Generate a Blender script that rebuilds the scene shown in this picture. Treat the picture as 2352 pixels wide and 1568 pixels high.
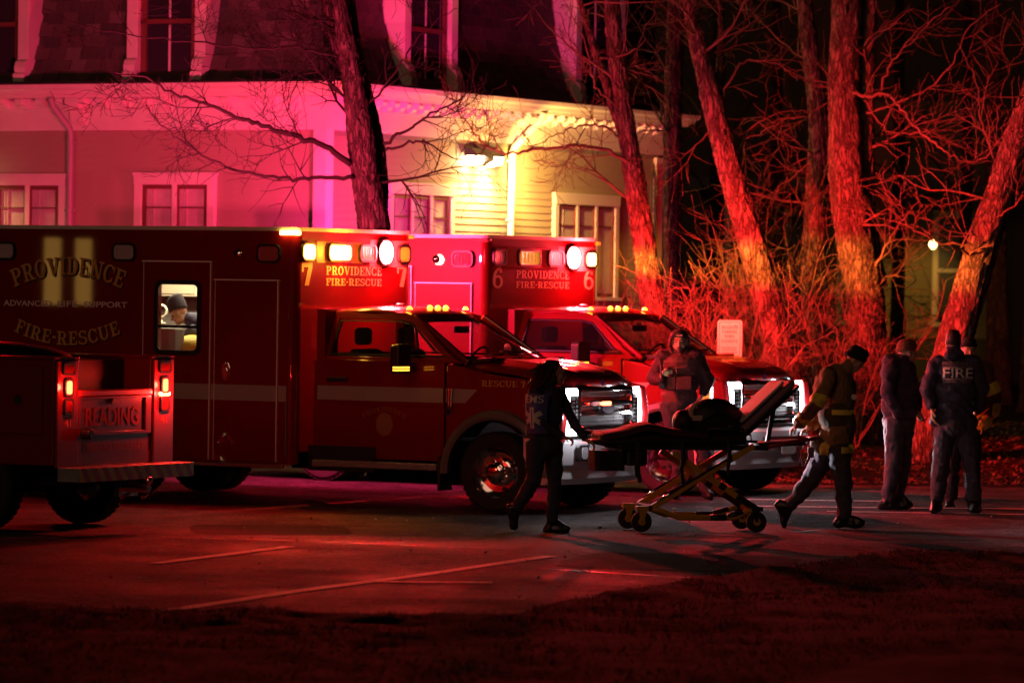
import bpy, bmesh, math, random
import numpy as np
from mathutils import Vector, Matrix, noise
R = math.radians
random.seed(7)
for _o in list(bpy.data.objects):
    bpy.data.objects.remove(_o)
SC = bpy.context.scene
COL = SC.collection

# ---------------------------------------------------------------- camera
CAM_H, FPX, ROLL, PITCH = 2.3, 9782.0, 0.0144, 128.0 / 9782.0
cam = bpy.data.cameras.new("camera")
cam.sensor_width = 36.0
cam.lens = 36.0 * FPX / 2352.0
cam.clip_start, cam.clip_end = 0.5, 2000.0
camo = bpy.data.objects.new("camera", cam)
COL.objects.link(camo)
camo.matrix_world = Matrix.Translation((0, 0, CAM_H)) @ Matrix.Rotation(R(90) - PITCH, 4, 'X') @ Matrix.Rotation(ROLL, 4, 'Z')
cam.dof.use_dof = True
cam.dof.focus_distance = 41.0
cam.dof.aperture_fstop = 2.4
SC.camera = camo

# ---------------------------------------------------------------- night sky
world = bpy.data.worlds.new("World")
SC.world = world
world.use_nodes = True
_nt = world.node_tree
_sky = _nt.nodes.new('ShaderNodeTexSky')
_sky.sky_type = 'NISHITA'
_sky.sun_disc = False
_sky.sun_elevation = R(-4)
_sky.sun_rotation = R(200)
_nt.links.new(_sky.outputs[0], _nt.nodes['Background'].inputs[0])
_nt.nodes['Background'].inputs[1].default_value = 0.008
moon = bpy.data.lights.new("front_fill", 'SUN')
moon.energy, moon.angle, moon.color = 0.16, R(22), (1.0, 0.48, 0.30)  # added soft fill from behind the camera to lift the dark sides
fill_sun_o = bpy.data.objects.new("front_fill", moon)
COL.objects.link(fill_sun_o)
fill_sun_o.rotation_euler = Vector((.42, 1.0, -.36)).to_track_quat('-Z', 'Y').to_euler()

vs = SC.view_settings
vs.view_transform, vs.look, vs.exposure, vs.gamma = 'Standard', 'None', 0.0, 1.0
vs.use_curve_mapping = False
cy = SC.cycles
cy.use_denoising = True
cy.use_light_tree = True
cy.light_sampling_threshold = 0.005
cy.max_bounces, cy.diffuse_bounces, cy.glossy_bounces, cy.transmission_bounces, cy.transparent_max_bounces = 5, 2, 3, 5, 12
cy.volume_bounces = 0
cy.use_adaptive_sampling = True
cy.adaptive_threshold = 0.02
cy.sample_clamp_indirect = 4.0
cy.caustics_reflective = cy.caustics_refractive = False

# ---------------------------------------------------------------- where things stand (metres; camera at the origin looking along +Y)
_cr, _sr = math.cos(ROLL), math.sin(ROLL)
_F = Vector((0, math.cos(PITCH), -math.sin(PITCH)))
_U = Vector((0, math.sin(PITCH), math.cos(PITCH)))
def sight(x, y):
    dx, dy = x - 1176.0, y - 784.0
    u, v = dx * _cr + dy * _sr, -dx * _sr + dy * _cr
    return _F + Vector((u / FPX, 0, 0)) - _U * (v / FPX)
def at(x, y, dist):                       # a point of the place at that distance
    d = sight(x, y)
    return Vector((0, 0, CAM_H)) + d * (dist / d.y)
def onground(x, y, z=0.0):
    d = sight(x, y)
    return Vector((0, 0, CAM_H)) + d * ((z - CAM_H) / d.z)

# ---------------------------------------------------------------- materials
MATS = {}
def mat(name, col, rough=0.6, metal=0.0, bump=0.0, bscale=40.0, var=0.0, vscale=3.0, coat=0.0, emit=None, estr=0.0, spec=0.5,
        stretch=None, trans=0.0, alpha=1.0, ior=1.45, detail=4.0, rvar=0.0):
    if name in MATS:
        return MATS[name]
    m = bpy.data.materials.new(name)
    m.use_nodes = True
    nt = m.node_tree
    b = nt.nodes['Principled BSDF']
    b.inputs['Base Color'].default_value = (*col, 1)
    b.inputs['Roughness'].default_value = rough
    b.inputs['Metallic'].default_value = metal
    b.inputs['Specular IOR Level'].default_value = spec
    b.inputs['Coat Weight'].default_value = coat
    b.inputs['Coat Roughness'].default_value = 0.02
    b.inputs['IOR'].default_value = ior
    b.inputs['Transmission Weight'].default_value = trans
    b.inputs['Alpha'].default_value = alpha
    if emit:
        b.inputs['Emission Color'].default_value = (*emit, 1)
        b.inputs['Emission Strength'].default_value = estr
    if bump or var or rvar:
        tc = nt.nodes.new('ShaderNodeTexCoord')
        mp = nt.nodes.new('ShaderNodeMapping')
        nt.links.new(tc.outputs['Object'], mp.inputs['Vector'])
        if stretch:
            mp.inputs['Scale'].default_value = stretch
    if var or rvar:
        n = nt.nodes.new('ShaderNodeTexNoise')
        n.inputs['Scale'].default_value = vscale
        n.inputs['Detail'].default_value = detail
        n.inputs['Roughness'].default_value = 0.65
        nt.links.new(mp.outputs[0], n.inputs['Vector'])
        if var:
            rp = nt.nodes.new('ShaderNodeValToRGB')
            rp.color_ramp.elements[0].position, rp.color_ramp.elements[1].position = 0.3, 0.7
            rp.color_ramp.elements[0].color = (*[max(0, c * (1 - var)) for c in col], 1)
            rp.color_ramp.elements[1].color = (*[min(1, c * (1 + var)) for c in col], 1)
            nt.links.new(n.outputs['Fac'], rp.inputs[0])
            nt.links.new(rp.outputs[0], b.inputs['Base Color'])
        if rvar:
            mr = nt.nodes.new('ShaderNodeMapRange')
            mr.inputs['From Min'].default_value, mr.inputs['From Max'].default_value = 0.3, 0.7
            mr.inputs['To Min'].default_value, mr.inputs['To Max'].default_value = max(0.02, rough - rvar), min(1, rough + rvar)
            nt.links.new(n.outputs['Fac'], mr.inputs['Value'])
            nt.links.new(mr.outputs[0], b.inputs['Roughness'])
    if bump:
        n2 = nt.nodes.new('ShaderNodeTexNoise')
        n2.inputs['Scale'].default_value = bscale
        n2.inputs['Detail'].default_value = 5.0
        nt.links.new(mp.outputs[0], n2.inputs['Vector'])
        bp = nt.nodes.new('ShaderNodeBump')
        bp.inputs['Strength'].default_value = min(1.0, bump)
        bp.inputs['Distance'].default_value = 0.02
        nt.links.new(n2.outputs['Fac'], bp.inputs['Height'])
        nt.links.new(bp.outputs[0], b.inputs['Normal'])
    MATS[name] = m
    return m
def glow(name, col, strength, base=(0.6, 0.6, 0.6)):
    return mat(name, base, rough=0.25, emit=col, estr=strength)

# ---------------------------------------------------------------- mesh building
class MB:
    def __init__(s):
        s.v, s.f, s.mi, s.cur = [], [], [], 0
    def add(s, vs, fs):
        o = len(s.v)
        s.v += [tuple(p) for p in vs]
        for f in fs:
            s.f.append(tuple(i + o for i in f)); s.mi.append(s.cur)
        return s
    def box(s, a, b, M=None):
        x0, y0, z0 = a; x1, y1, z1 = b
        vs = [Vector(p) for p in ((x0, y0, z0), (x1, y0, z0), (x1, y1, z0), (x0, y1, z0), (x0, y0, z1), (x1, y0, z1), (x1, y1, z1), (x0, y1, z1))]
        if M is not None:
            vs = [M @ p for p in vs]
        return s.add(vs, [(0, 3, 2, 1), (4, 5, 6, 7), (0, 1, 5, 4), (1, 2, 6, 5), (2, 3, 7, 6), (3, 0, 4, 7)])
    def cbox(s, c, size, M=None):
        a = [c[i] - size[i] / 2 for i in range(3)]; b = [c[i] + size[i] / 2 for i in range(3)]
        return s.box(a, b, M)
    def beam(s, p0, p1, w, t, up=(0, 0, 1)):
        p0, p1 = Vector(p0), Vector(p1); d = (p1 - p0); L = d.length; d = d / L
        sd = d.cross(Vector(up))
        if sd.length < 1e-4: sd = d.cross(Vector((1, 0, 0)))
        sd.normalize(); u = sd.cross(d)
        c = []
        for p in (p0, p1):
            for a, b in ((-1, -1), (1, -1), (1, 1), (-1, 1)):
                c.append(p + sd * (a * w / 2) + u * (b * t / 2))
        return s.add(c, [(0, 3, 2, 1), (4, 5, 6, 7), (0, 1, 5, 4), (1, 2, 6, 5), (2, 3, 7, 6), (3, 0, 4, 7)])
    def tube(s, pts, rad, n=8, cap=True):
        pts = [Vector(p) for p in pts]
        if not hasattr(rad, '__len__'): rad = [rad] * len(pts)
        rings = []; prev = None
        for i, p in enumerate(pts):
            t = (pts[min(i + 1, len(pts) - 1)] - pts[max(i - 1, 0)])
            if t.length < 1e-9: t = Vector((0, 0, 1))
            t.normalize()
            if prev is None:
                a = t.cross(Vector((0, 0, 1)))
                if a.length < 0.05: a = t.cross(Vector((1, 0, 0)))
            else:
                a = prev - t * prev.dot(t)
                if a.length < 1e-6: a = t.cross(Vector((1, 0, 0)))
            a.normalize(); b = t.cross(a); prev = a
            rings.append([p + (a * math.cos(2 * math.pi * k / n) + b * math.sin(2 * math.pi * k / n)) * rad[i] for k in range(n)])
        return s.rings(rings, cap)
    def rings(s, rings, cap=True, closed=True):
        n = len(rings[0]); vs = [p for r_ in rings for p in r_]; fs = []
        for i in range(len(rings) - 1):
            for k in range(n if closed else n - 1):
                k2 = (k + 1) % n
                fs.append((i * n + k, i * n + k2, (i + 1) * n + k2, (i + 1) * n + k))
        if cap:
            fs.append(tuple(reversed(range(n)))); fs.append(tuple((len(rings) - 1) * n + k for k in range(n)))
        return s.add(vs, fs)
    def cyl(s, p0, p1, r0, r1=None, n=16):
        return s.tube([p0, p1], [r0, r0 if r1 is None else r1], n)
    def lathe(s, prof, p, d, n=24):       # prof: (radius, distance along d)
        p, d = Vector(p), Vector(d).normalized()
        a = d.cross(Vector((0, 0, 1)))
        if a.length < 0.05: a = d.cross(Vector((1, 0, 0)))
        a.normalize(); b = d.cross(a)
        return s.rings([[p + d * t + (a * math.cos(2 * math.pi * k / n) + b * math.sin(2 * math.pi * k / n)) * max(r_, 1e-4) for k in range(n)] for r_, t in prof], cap=False)
    def prism(s, poly, mp, t0, t1):       # poly of (u, v); mp(u, v, t) -> point
        n = len(poly)
        vs = [mp(u, v, t0) for u, v in poly] + [mp(u, v, t1) for u, v in poly]
        fs = [tuple(range(n)), tuple(reversed(range(n, 2 * n)))]
        fs += [(k, (k + 1) % n, n + (k + 1) % n, n + k) for k in range(n)]
        return s.add(vs, fs)
    def ball(s, c, r, nu=14, nv=9, M=None):
        c = Vector(c)
        if not hasattr(r, '__len__'): r = (r, r, r)
        rg = []
        for j in range(nv + 1):
            th = math.pi * (0.02 + 0.96 * j / nv)
            ring = []
            for i in range(nu):
                ph = 2 * math.pi * i / nu
                q = Vector((r[0] * math.sin(th) * math.cos(ph), r[1] * math.sin(th) * math.sin(ph), -r[2] * math.cos(th)))
                if M is not None: q = M @ q
                ring.append(c + q)
            rg.append(ring)
        return s.rings(rg)
    def mesh(s, name, mats):
        me = bpy.data.meshes.new(name)
        me.from_pydata(s.v, [], s.f)
        for m in (mats if isinstance(mats, (list, tuple)) else [mats]):
            me.materials.append(m)
        if any(s.mi):
            me.polygons.foreach_set('material_index', s.mi)
        bm = bmesh.new(); bm.from_mesh(me)
        bmesh.ops.recalc_face_normals(bm, faces=bm.faces)
        bm.to_mesh(me); bm.free()
        me.update()
        return me
    def build(s, name, mats, parent=None, smooth=False, bevel=0.0, seg=2, auto=None):
        me = s.mesh(name, mats)
        if smooth:
            me.polygons.foreach_set('use_smooth', [True] * len(me.polygons))
            if auto: me.set_sharp_from_angle(angle=R(auto))
        o = bpy.data.objects.new(name, me)
        COL.objects.link(o)
        if parent is not None: o.parent = parent
        if bevel:
            md = o.modifiers.new('bevel', 'BEVEL'); md.width = bevel; md.segments = seg; md.limit_method = 'ANGLE'; md.angle_limit = R(40)
        return o
def inst(name, me, parent=None, M=None):
    o = bpy.data.objects.new(name, me); COL.objects.link(o)
    if parent is not None: o.parent = parent
    if M is not None: o.matrix_local = M
    return o
def tag(o, label=None, cat=None, group=None, kind=None):
    if label: o['label'] = label
    if cat: o['category'] = cat
    if group: o['group'] = group
    if kind: o['kind'] = kind
    return o
def empty(name, loc=(0, 0, 0), rz=0.0):
    o = bpy.data.objects.new(name, None); COL.objects.link(o)
    o.location = loc; o.rotation_euler = (0, 0, rz); o.empty_display_size = 0.2
    return o
def lamp(name, typ, loc, energy, col, parent=None, aim=None, size=0.1, spot=None, blend=0.4, scale=None, sx=None, sy=None, spread=None):
    L = bpy.data.lights.new(name, typ)
    L.energy, L.color = energy, col
    if typ == 'AREA':
        L.shape = 'RECTANGLE'; L.size = sx or size; L.size_y = sy or size
        if spread: L.spread = R(spread)
    else:
        L.shadow_soft_size = size
    if typ == 'SPOT':
        L.spot_size = R(spot); L.spot_blend = blend
    o = bpy.data.objects.new(name, L); COL.objects.link(o)
    if parent is not None: o.parent = parent
    o.location = loc
    if aim is not None:
        o.rotation_euler = Vector(aim).to_track_quat('-Z', 'Y').to_euler()
    if scale: o.scale = scale
    return o

# ---------------------------------------------------------------- lettering
def _arc(cx, cy, rx, ry, a0, a1, tx, ty, n=14):
    q = []
    for i in range(n):
        t0, t1 = R(a0 + (a1 - a0) * i / n), R(a0 + (a1 - a0) * (i + 1) / n)
        o = lambda t: (cx + rx * math.cos(t), cy + ry * math.sin(t))
        k = lambda t: (cx + (rx - tx) * math.cos(t), cy + (ry - ty) * math.sin(t))
        q.append([o(t0), o(t1), k(t1), k(t0)])
    return q
def _r(x0, x1, y0, y1): return [[(x0, y0), (x1, y0), (x1, y1), (x0, y1)]]
def _l(x0, y0, x1, y1, w): return [[(x0 - w / 2, y0), (x0 + w / 2, y0), (x1 + w / 2, y1), (x1 - w / 2, y1)]]
def _glyphs():
    s = .1
    stem = _r(.1, .3, 0, 1)
    sl = _r(0, .42, 0, s) + _r(0, .42, 1 - s, 1)
    bowl = _r(.3, .42, .9, 1) + _r(.3, .42, .42, .52) + _arc(.42, .71, .34, .29, -90, 90, .19, .1)
    g = {'I': (.46, stem + sl), 'L': (.74, stem + sl + _r(.3, .72, 0, s) + _r(.62, .72, 0, .34)),
         'E': (.76, stem + _r(0, .72, 0, s) + _r(0, .72, 1 - s, 1) + _r(.3, .5, .46, .55) + _r(.62, .72, 0, .3) + _r(.62, .72, .7, 1) + _r(.46, .53, .38, .63)),
         'F': (.74, stem + sl + _r(.3, .72, 1 - s, 1) + _r(.3, .5, .46, .55) + _r(.62, .72, .68, 1) + _r(.46, .53, .38, .63)),
         'P': (.8, stem + sl + bowl),
         'R': (.9, stem + sl + bowl + [[(.4, .44), (.6, .44), (.82, 0), (.58, 0)]] + _r(.54, .92, 0, s)),
         'B': (.82, stem + sl + bowl + _r(.3, .42, 0, s) + _arc(.42, .26, .38, .27, -90, 90, .19, .1)),
         'D': (.86, stem + sl + _r(.3, .4, 0, s) + _r(.3, .4, 1 - s, 1) + _arc(.4, .5, .42, .5, -90, 90, .2, .1)),
         'O': (.86, _arc(.42, .5, .42, .52, 0, 360, .2, .1, 24)),
         'C': (.82, _arc(.42, .5, .42, .52, 42, 318, .2, .1, 20) + _r(.7, .77, .62, .98) + _r(.68, .76, .05, .35)),
         'G': (.88, _arc(.42, .5, .42, .52, 42, 318, .2, .1, 20) + _r(.7, .77, .62, .98) + _r(.66, .8, .05, .45) + _r(.5, .86, .42, .5)),
         'V': (.94, [[(.1, 1), (.32, 1), (.56, 0), (.4, 0)], [(.72, 1), (.82, 1), (.56, 0), (.46, 0)]] + _r(0, .42, 1 - s, 1) + _r(.6, .94, 1 - s, 1)),
         'N': (.96, _r(.12, .22, 0, 1) + _r(.74, .84, 0, 1) + [[(.1, 1), (.32, 1), (.84, 0), (.66, 0)]] + _r(0, .36, 0, s) + _r(0, .2, 1 - s, 1) + _r(.6, .96, 1 - s, 1)),
         'S': (.74, _arc(.37, .74, .35, .27, 25, 270, .17, .11) + _arc(.37, .27, .37, .29, -155, 90, .17, .11) + _r(.6, .67, .68, .98) + _r(.02, .09, .02, .32)),
         'U': (.94, _r(.1, .3, .34, 1) + _r(.7, .8, .34, 1) + _arc(.45, .35, .35, .37, 180, 360, .2, .1) + _r(0, .42, 1 - s, 1) + _r(.58, .92, 1 - s, 1)),
         'A': (.94, [[(.1, 0), (.2, 0), (.5, 1), (.4, 1)], [(.62, 0), (.84, 0), (.56, 1), (.38, 1)]] + _r(.24, .64, .3, .38) + _r(0, .34, 0, s) + _r(.54, .94, 0, s)),
         'K': (.94, stem + sl + [[(.3, .42), (.42, .5), (.82, 1), (.68, 1)], [(.42, .54), (.56, .62), (.9, 0), (.64, 0)]] + _r(.54, .92, 0, s) + _r(.56, .9, 1 - s, 1)),
         'T': (.84, _r(.32, .52, 0, 1) + _r(.2, .64, 0, s) + _r(0, .84, 1 - s, 1) + _r(0, .1, .68, 1) + _r(.74, .84, .68, 1)),
         '-': (.36, _r(.04, .32, .44, .58)), ' ': (.4, []),
         '7': (.62, _r(0, .6, .8, 1) + [[(.38, .82), (.6, .82), (.4, 0), (.16, 0)]] + _r(0, .1, .6, 1)),
         '6': (.66, _arc(.32, .3, .32, .31, 0, 360, .15, .1, 22) + _arc(.5, .42, .5, .58, 92, 195, .17, .12) + _arc(.5, .83, .1, .12, 0, 360, .09, .11, 10))}
    return g
GL = _glyphs()
def lettering(name, text, mp, height, m, parent, gap=.08, wscale=1.0, warp=None, centre=None, width=None):
    """flat lettering; mp(u, v, d) -> point with u along the line, v up, d out of the surface"""
    W = sum(GL[c][0] for c in text) + gap * (len(text) - 1)
    k = height * wscale if width is None else width / W
    b = MB(); u0 = 0.0; j = 0
    for c in text:
        w, polys = GL[c]
        for q in polys:
            pts = [((u0 + x) * k, y * height) for x, y in q]
            if warp: pts = [warp(x, y, W * k) for x, y in pts]
            b.add([mp(x - W * k / 2, y, 0.0004 * (j % 3)) for x, y in pts], [tuple(range(len(pts)))])
            j += 1
        u0 += w + gap
    return b.build(name, m, parent)
def print_text(name, text, mp, height, m, parent, width=None, bold=0.0):
    cu = bpy.data.curves.new('t', 'FONT')
    cu.body = text; cu.size = 1.0; cu.align_x = 'CENTER'; cu.offset = bold
    o = bpy.data.objects.new('t', cu); COL.objects.link(o)
    bpy.context.view_layer.update()
    me = bpy.data.meshes.new_from_object(o.evaluated_get(bpy.context.evaluated_depsgraph_get()))
    bpy.data.objects.remove(o)
    xs = [v.co.x for v in me.vertices]; ys = [v.co.y for v in me.vertices]
    hx = max(ys) - min(ys); w0 = max(xs) - min(xs); y0 = min(ys); xm = (max(xs) + min(xs)) / 2
    ky = height / hx; kx = ky if width is None else width / w0
    for v in me.vertices:
        v.co = mp((v.co.x - xm) * kx, (v.co.y - y0) * ky, 0.0)
    me.materials.clear(); me.materials.append(m)
    me.name = name
    o = bpy.data.objects.new(name, me); COL.objects.link(o); o.parent = parent
    return o
# ================================================================ the setting
YAW = R(28.2)
def sm(a):
    a = max(0.0, min(1.0, a)); return a * a * (3 - 2 * a)
def bank(x, y):                                   # the lawn beyond the car park rises a little
    return 0.34 * sm((y - 50.6) / 6.0) * sm((x - 2.2) / 1.6) + 0.02 * noise.noise((x * .7, y * .7, 3)) * sm((y - 51) / 2)
M_asph = mat('asphalt', (0.021, 0.020, 0.0195), spec=.22, rough=0.82, var=0.55, vscale=0.8, bump=0.9, bscale=34, detail=10, rvar=0.2)
def speckle(m, scale=30.0, lo=.35, hi=2.8):          # coarse aggregate and wear over the base colour
    nt = m.node_tree; b_ = nt.nodes['Principled BSDF']; src = b_.inputs['Base Color'].links[0].from_socket
    tc = nt.nodes.new('ShaderNodeTexCoord'); acc = src
    for sc_, st in ((scale, 1.0), (scale * .22, .55), (scale * .05, .5)):
        n = nt.nodes.new('ShaderNodeTexNoise'); n.inputs['Scale'].default_value = sc_; n.inputs['Detail'].default_value = 3; nt.links.new(tc.outputs['Object'], n.inputs['Vector'])
        r_ = nt.nodes.new('ShaderNodeMapRange'); r_.inputs['From Min'].default_value = .35; r_.inputs['From Max'].default_value = .68; r_.inputs['To Min'].default_value = 1 - (1 - lo) * st; r_.inputs['To Max'].default_value = 1 + (hi - 1) * st
        nt.links.new(n.outputs['Fac'], r_.inputs['Value'])
        mx = nt.nodes.new('ShaderNodeVectorMath'); mx.operation = 'SCALE'; nt.links.new(acc, mx.inputs[0]); nt.links.new(r_.outputs[0], mx.inputs['Scale']); acc = mx.outputs[0]
    nt.links.new(acc, b_.inputs['Base Color'])
speckle(M_asph)
M_soil = mat('soil', (0.05, 0.042, 0.03), rough=0.95, var=0.6, vscale=1.2, bump=0.6, bscale=25, detail=8, spec=0.2)
M_turf = mat('turf', (0.013, 0.012, 0.007), rough=0.95, var=0.65, vscale=1.6, bump=0.9, bscale=18, detail=8, spec=0.15)
M_paint = mat('road_paint', (0.82, 0.78, 0.70), rough=0.7, var=0.35, vscale=9, bump=0.3, bscale=60)
M_tarp = mat('patch_asphalt', (0.014, 0.013, 0.013), rough=0.9, var=0.5, vscale=3, bump=.8, bscale=40, spec=.2)
M_tar = mat('tar_seal', (0.012, 0.012, 0.012), rough=0.45)
b = MB(); b.add([(-400, -50, -.05), (400, -50, -.05), (400, 900, -.05), (-400, 900, -.05)], [(0, 1, 2, 3)])
tag(b.build('ground', M_soil), kind='structure')
b = MB()
nx, ny = 60, 90
xs = [-30 + 60 * i / nx for i in range(nx + 1)]; ys = [20 + 42 * j / ny for j in range(ny + 1)]
b.add([(x, y, 0.012 * noise.noise((x * .35, y * .35, 0)) - .006) for y in ys for x in xs],
      [(j * (nx + 1) + i, j * (nx + 1) + i + 1, (j + 1) * (nx + 1) + i + 1, (j + 1) * (nx + 1) + i) for j in range(ny) for i in range(nx)])
tag(b.build('parking_lot', M_asph, smooth=True), kind='structure')
# the bank under the trees
b = MB(); nx, ny = 70, 80
xs = [1.6 + 60 * (i / nx) ** 1.5 for i in range(nx + 1)]; ys = [50.6 + 90 * (j / ny) ** 1.6 for j in range(ny + 1)]
b.add([(x + (.25 * noise.noise((y * .3, 0, 0)) if i == 0 else 0), y + (.18 * noise.noise((x * .8, 0, 9)) if j == 0 else 0), bank(x, y) + (.012 if min(i, j) else -.01)) for j, y in enumerate(ys) for i, x in enumerate(xs)],
      [(j * (nx + 1) + i, j * (nx + 1) + i + 1, (j + 1) * (nx + 1) + i + 1, (j + 1) * (nx + 1) + i) for j in range(ny) for i in range(nx)])
tag(b.build('lawn', M_turf, smooth=True), kind='structure')
# foreground verge with its curved edge
edge_px = [(-200, 1405), (292, 1413), (541, 1421), (788, 1428), (937, 1433), (1100, 1434), (1186, 1428), (1335, 1394), (1535, 1357), (1768, 1319), (1970, 1295), (2104, 1284), (2352, 1290), (2700, 1296)]
edge = [onground(*p) for p in edge_px]
ed = []
for i in range(len(edge) - 1):
    for k in range(6):
        q = edge[i].lerp(edge[i + 1], k / 6); ed.append((q.x, q.y + .09 * noise.noise((q.x * 1.1, 0, 2)) + .05 * noise.noise((q.x * 4, 1, 2))))
def edge_y(x):
    if x <= ed[0][0]: return ed[0][1]
    for (xa, ya), (xb, yb) in zip(ed, ed[1:]):
        if xa <= x <= xb: return ya + (yb - ya) * (x - xa) / (xb - xa)
    return ed[-1][1]
def verge_h(x, y):
    t = edge_y(x) - y
    return 0.10 * sm(t / .12) - 0.05 * sm((t - .12) / 1.6) + 0.035 * noise.noise((x * 1.4, y * 1.4, 4)) + 0.02 * noise.noise((x * 5, y * 5, 4)) - .02
b = MB(); nx, ny = 150, 70
vx = [ed[0][0] + (ed[-1][0] - ed[0][0]) * i / nx for i in range(nx + 1)]
vv = []
for j in range(ny + 1):
    for x in vx:
        y = edge_y(x) + .02 - (13.0 * (j / ny) ** 1.7)
        vv.append((x, y, verge_h(x, y)))
b.add(vv, [(j * (nx + 1) + i, j * (nx + 1) + i + 1, (j + 1) * (nx + 1) + i + 1, (j + 1) * (nx + 1) + i) for j in range(ny) for i in range(nx)])
tag(b.build('verge', M_turf, smooth=True), kind='structure')
# grass blades, fallen leaves
rg = random.Random(3)
M_blade = mat('grass_blade', (0.014, 0.013, 0.007), rough=0.9, var=0.4, vscale=2, spec=.08)
b = MB()
for k in range(30000):
    x = rg.uniform(-4.6, 5.2); y = edge_y(x) - 8.5 * rg.random() ** 1.3 + .03
    if noise.noise((x * 1.3, y * 1.3, 8)) < -0.12 and rg.random() < .8: continue
    z = verge_h(x, y); a = rg.uniform(0, 6.28); h = rg.uniform(.012, .04); w = .004
    dx, dy = math.cos(a), math.sin(a); lx, ly = rg.gauss(0, .03), rg.gauss(0, .03)
    b.add([(x - dx * w, y - dy * w, z - .004), (x + dx * w, y + dy * w, z - .004), (x + lx, y + ly, z + h)], [(0, 1, 2)])
tag(b.build('grass', M_blade), 'short winter grass covering the dark verge', 'grass', kind='stuff')
for cx, cy, w, h, a in ((620, 1215, 1.5, .8, .1), (1560, 1290, 1.9, 1.1, -.2), (2080, 1230, 1.3, .7, .15)):   # darker repairs in the surface
    c = onground(cx, cy); q = MB(); P = []
    for k in range(28):
        t = 2 * math.pi * k / 28; u, v = math.cos(t), math.sin(t); k_ = 1 / max(abs(u), abs(v)) ** .8; u, v = u * k_ * w / 2, v * k_ * h; n_ = 1 + .06 * noise.noise((u * 3, v * 3, cx))
        x, y = c.x + (u * math.cos(a) - v * math.sin(a)) * n_, c.y + (u * math.sin(a) + v * math.cos(a)) * n_
        P.append((x, y, 0.012 * noise.noise((x * .35, y * .35, 0)) - .006 + .0035))
    q.add(P + [(c.x, c.y, 0.012 * noise.noise((c.x * .35, c.y * .35, 0)) - .006 + .0035)], [(k, (k + 1) % 28, 28) for k in range(28)])
    tag(q.build('asphalt_patch', M_tarp), kind='structure')
M_leaf = mat('dead_leaf', (0.09, 0.05, 0.03), rough=0.8, var=0.5, vscale=6)
b = MB()
for k in range(9000):
    x = rg.uniform(2.0, 9.5); y = 50.4 + 13 * rg.random() ** 1.5
    if noise.noise((x * .9, y * .9, 1)) < -.2: continue
    z = bank(x, y) + .022; a = rg.uniform(0, 6.28); s = rg.uniform(.018, .045)
    n = Vector((rg.gauss(0, .5), rg.gauss(0, .5), 1)).normalized(); u = n.cross(Vector((math.cos(a), math.sin(a), 0))).normalized(); v = n.cross(u)
    c = Vector((x, y, z + s * .4))
    b.add([c + u * s, c + v * s * .6 - u * s * .1, c - u * s, c - v * s * .6 + u * s * .1], [(0, 1, 2, 3)])
for k in range(260):
    p = onground(rg.uniform(200, 2340), 1180 + 220 * rg.random() ** 1.2)
    if p.y < edge_y(p.x) + .05: continue
    a = rg.uniform(0, 6.28); s = rg.uniform(.012, .032); c = Vector((p.x, p.y, .012)); u = Vector((math.cos(a), math.sin(a), rg.uniform(-.2, .5))); v = Vector((-math.sin(a), math.cos(a), rg.uniform(-.3, .3)))
    b.add([c + u * s, c + v * s * .5, c - u * s, c - v * s * .5], [(0, 1, 2, 3)])
tag(b.build('leaves', M_leaf), 'fallen dry leaves under the trees and blown over the car park', 'leaves', kind='stuff')
# painted lines and sealed cracks
def ribbon(name, pts, w, m, z=.008, jit=.012):
    b = MB(); P = []
    for i in range(len(pts) - 1):
        for k in range(10): P.append(pts[i].lerp(pts[i + 1], k / 10))
    P.append(pts[-1])
    L, Rr = [], []
    for i, p in enumerate(P):
        t = (P[min(i + 1, len(P) - 1)] - P[max(i - 1, 0)]).normalized(); sd = Vector((-t.y, t.x, 0))
        ww = w / 2 + jit * noise.noise((p.x * 6, p.y * 6, 0)); mid = sd * jit * .6 * noise.noise((p.x * 2, p.y * 2, 4))
        for A, s in ((L, 1), (Rr, -1)):
            q = p + mid + sd * ww * s; q.z = z + 0.012 * noise.noise((q.x * .35, q.y * .35, 0)) - .006
            A.append(q)
    b.rings([L, Rr], cap=False, closed=False)
    return tag(b.build(name, m), kind='structure')
for pts in ([(300, 1411), (339, 1406), (833, 1336.6), (1265, 1277)], [(863, 1334), (987, 1336), (1131, 1337)], [(356, 1293), (664, 1253.6)]):
    ribbon('parking_line', [onground(*p) for p in pts], .13, M_paint)
for pts in ([(1690, 1147), (2040, 1151)], [(1700, 1161), (2352, 1168)], [(1900, 1173), (2352, 1181)]):
    ribbon('parking_line', [onground(*p) for p in pts], .10, M_paint)
for pts in ([(150, 1226), (292, 1230), (700, 1240), (1000, 1252), (1290, 1263)], [(1700, 1225), (1850, 1218), (2050, 1203)], [(1180, 1300), (1500, 1322), (1640, 1330)]):
    ribbon('crack_seal', [onground(*p) for p in pts], .04, M_tar, z=.004, jit=.03)
b = MB()
for k in range(70):
    p = onground(rg.uniform(250, 2340), 1185 + 190 * rg.random() ** 1.3)
    if p.y < edge_y(p.x) + .1: continue
    r_ = rg.uniform(.004, .011)
    b.ball((p.x, p.y, .006), (r_, r_, r_ * .8), 6, 4)
tag(b.build('gravel', mat('grit', (.75, .75, .75), rough=.12, spec=.9)), 'tiny glinting grit scattered over the asphalt', 'gravel', kind='stuff')

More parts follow.
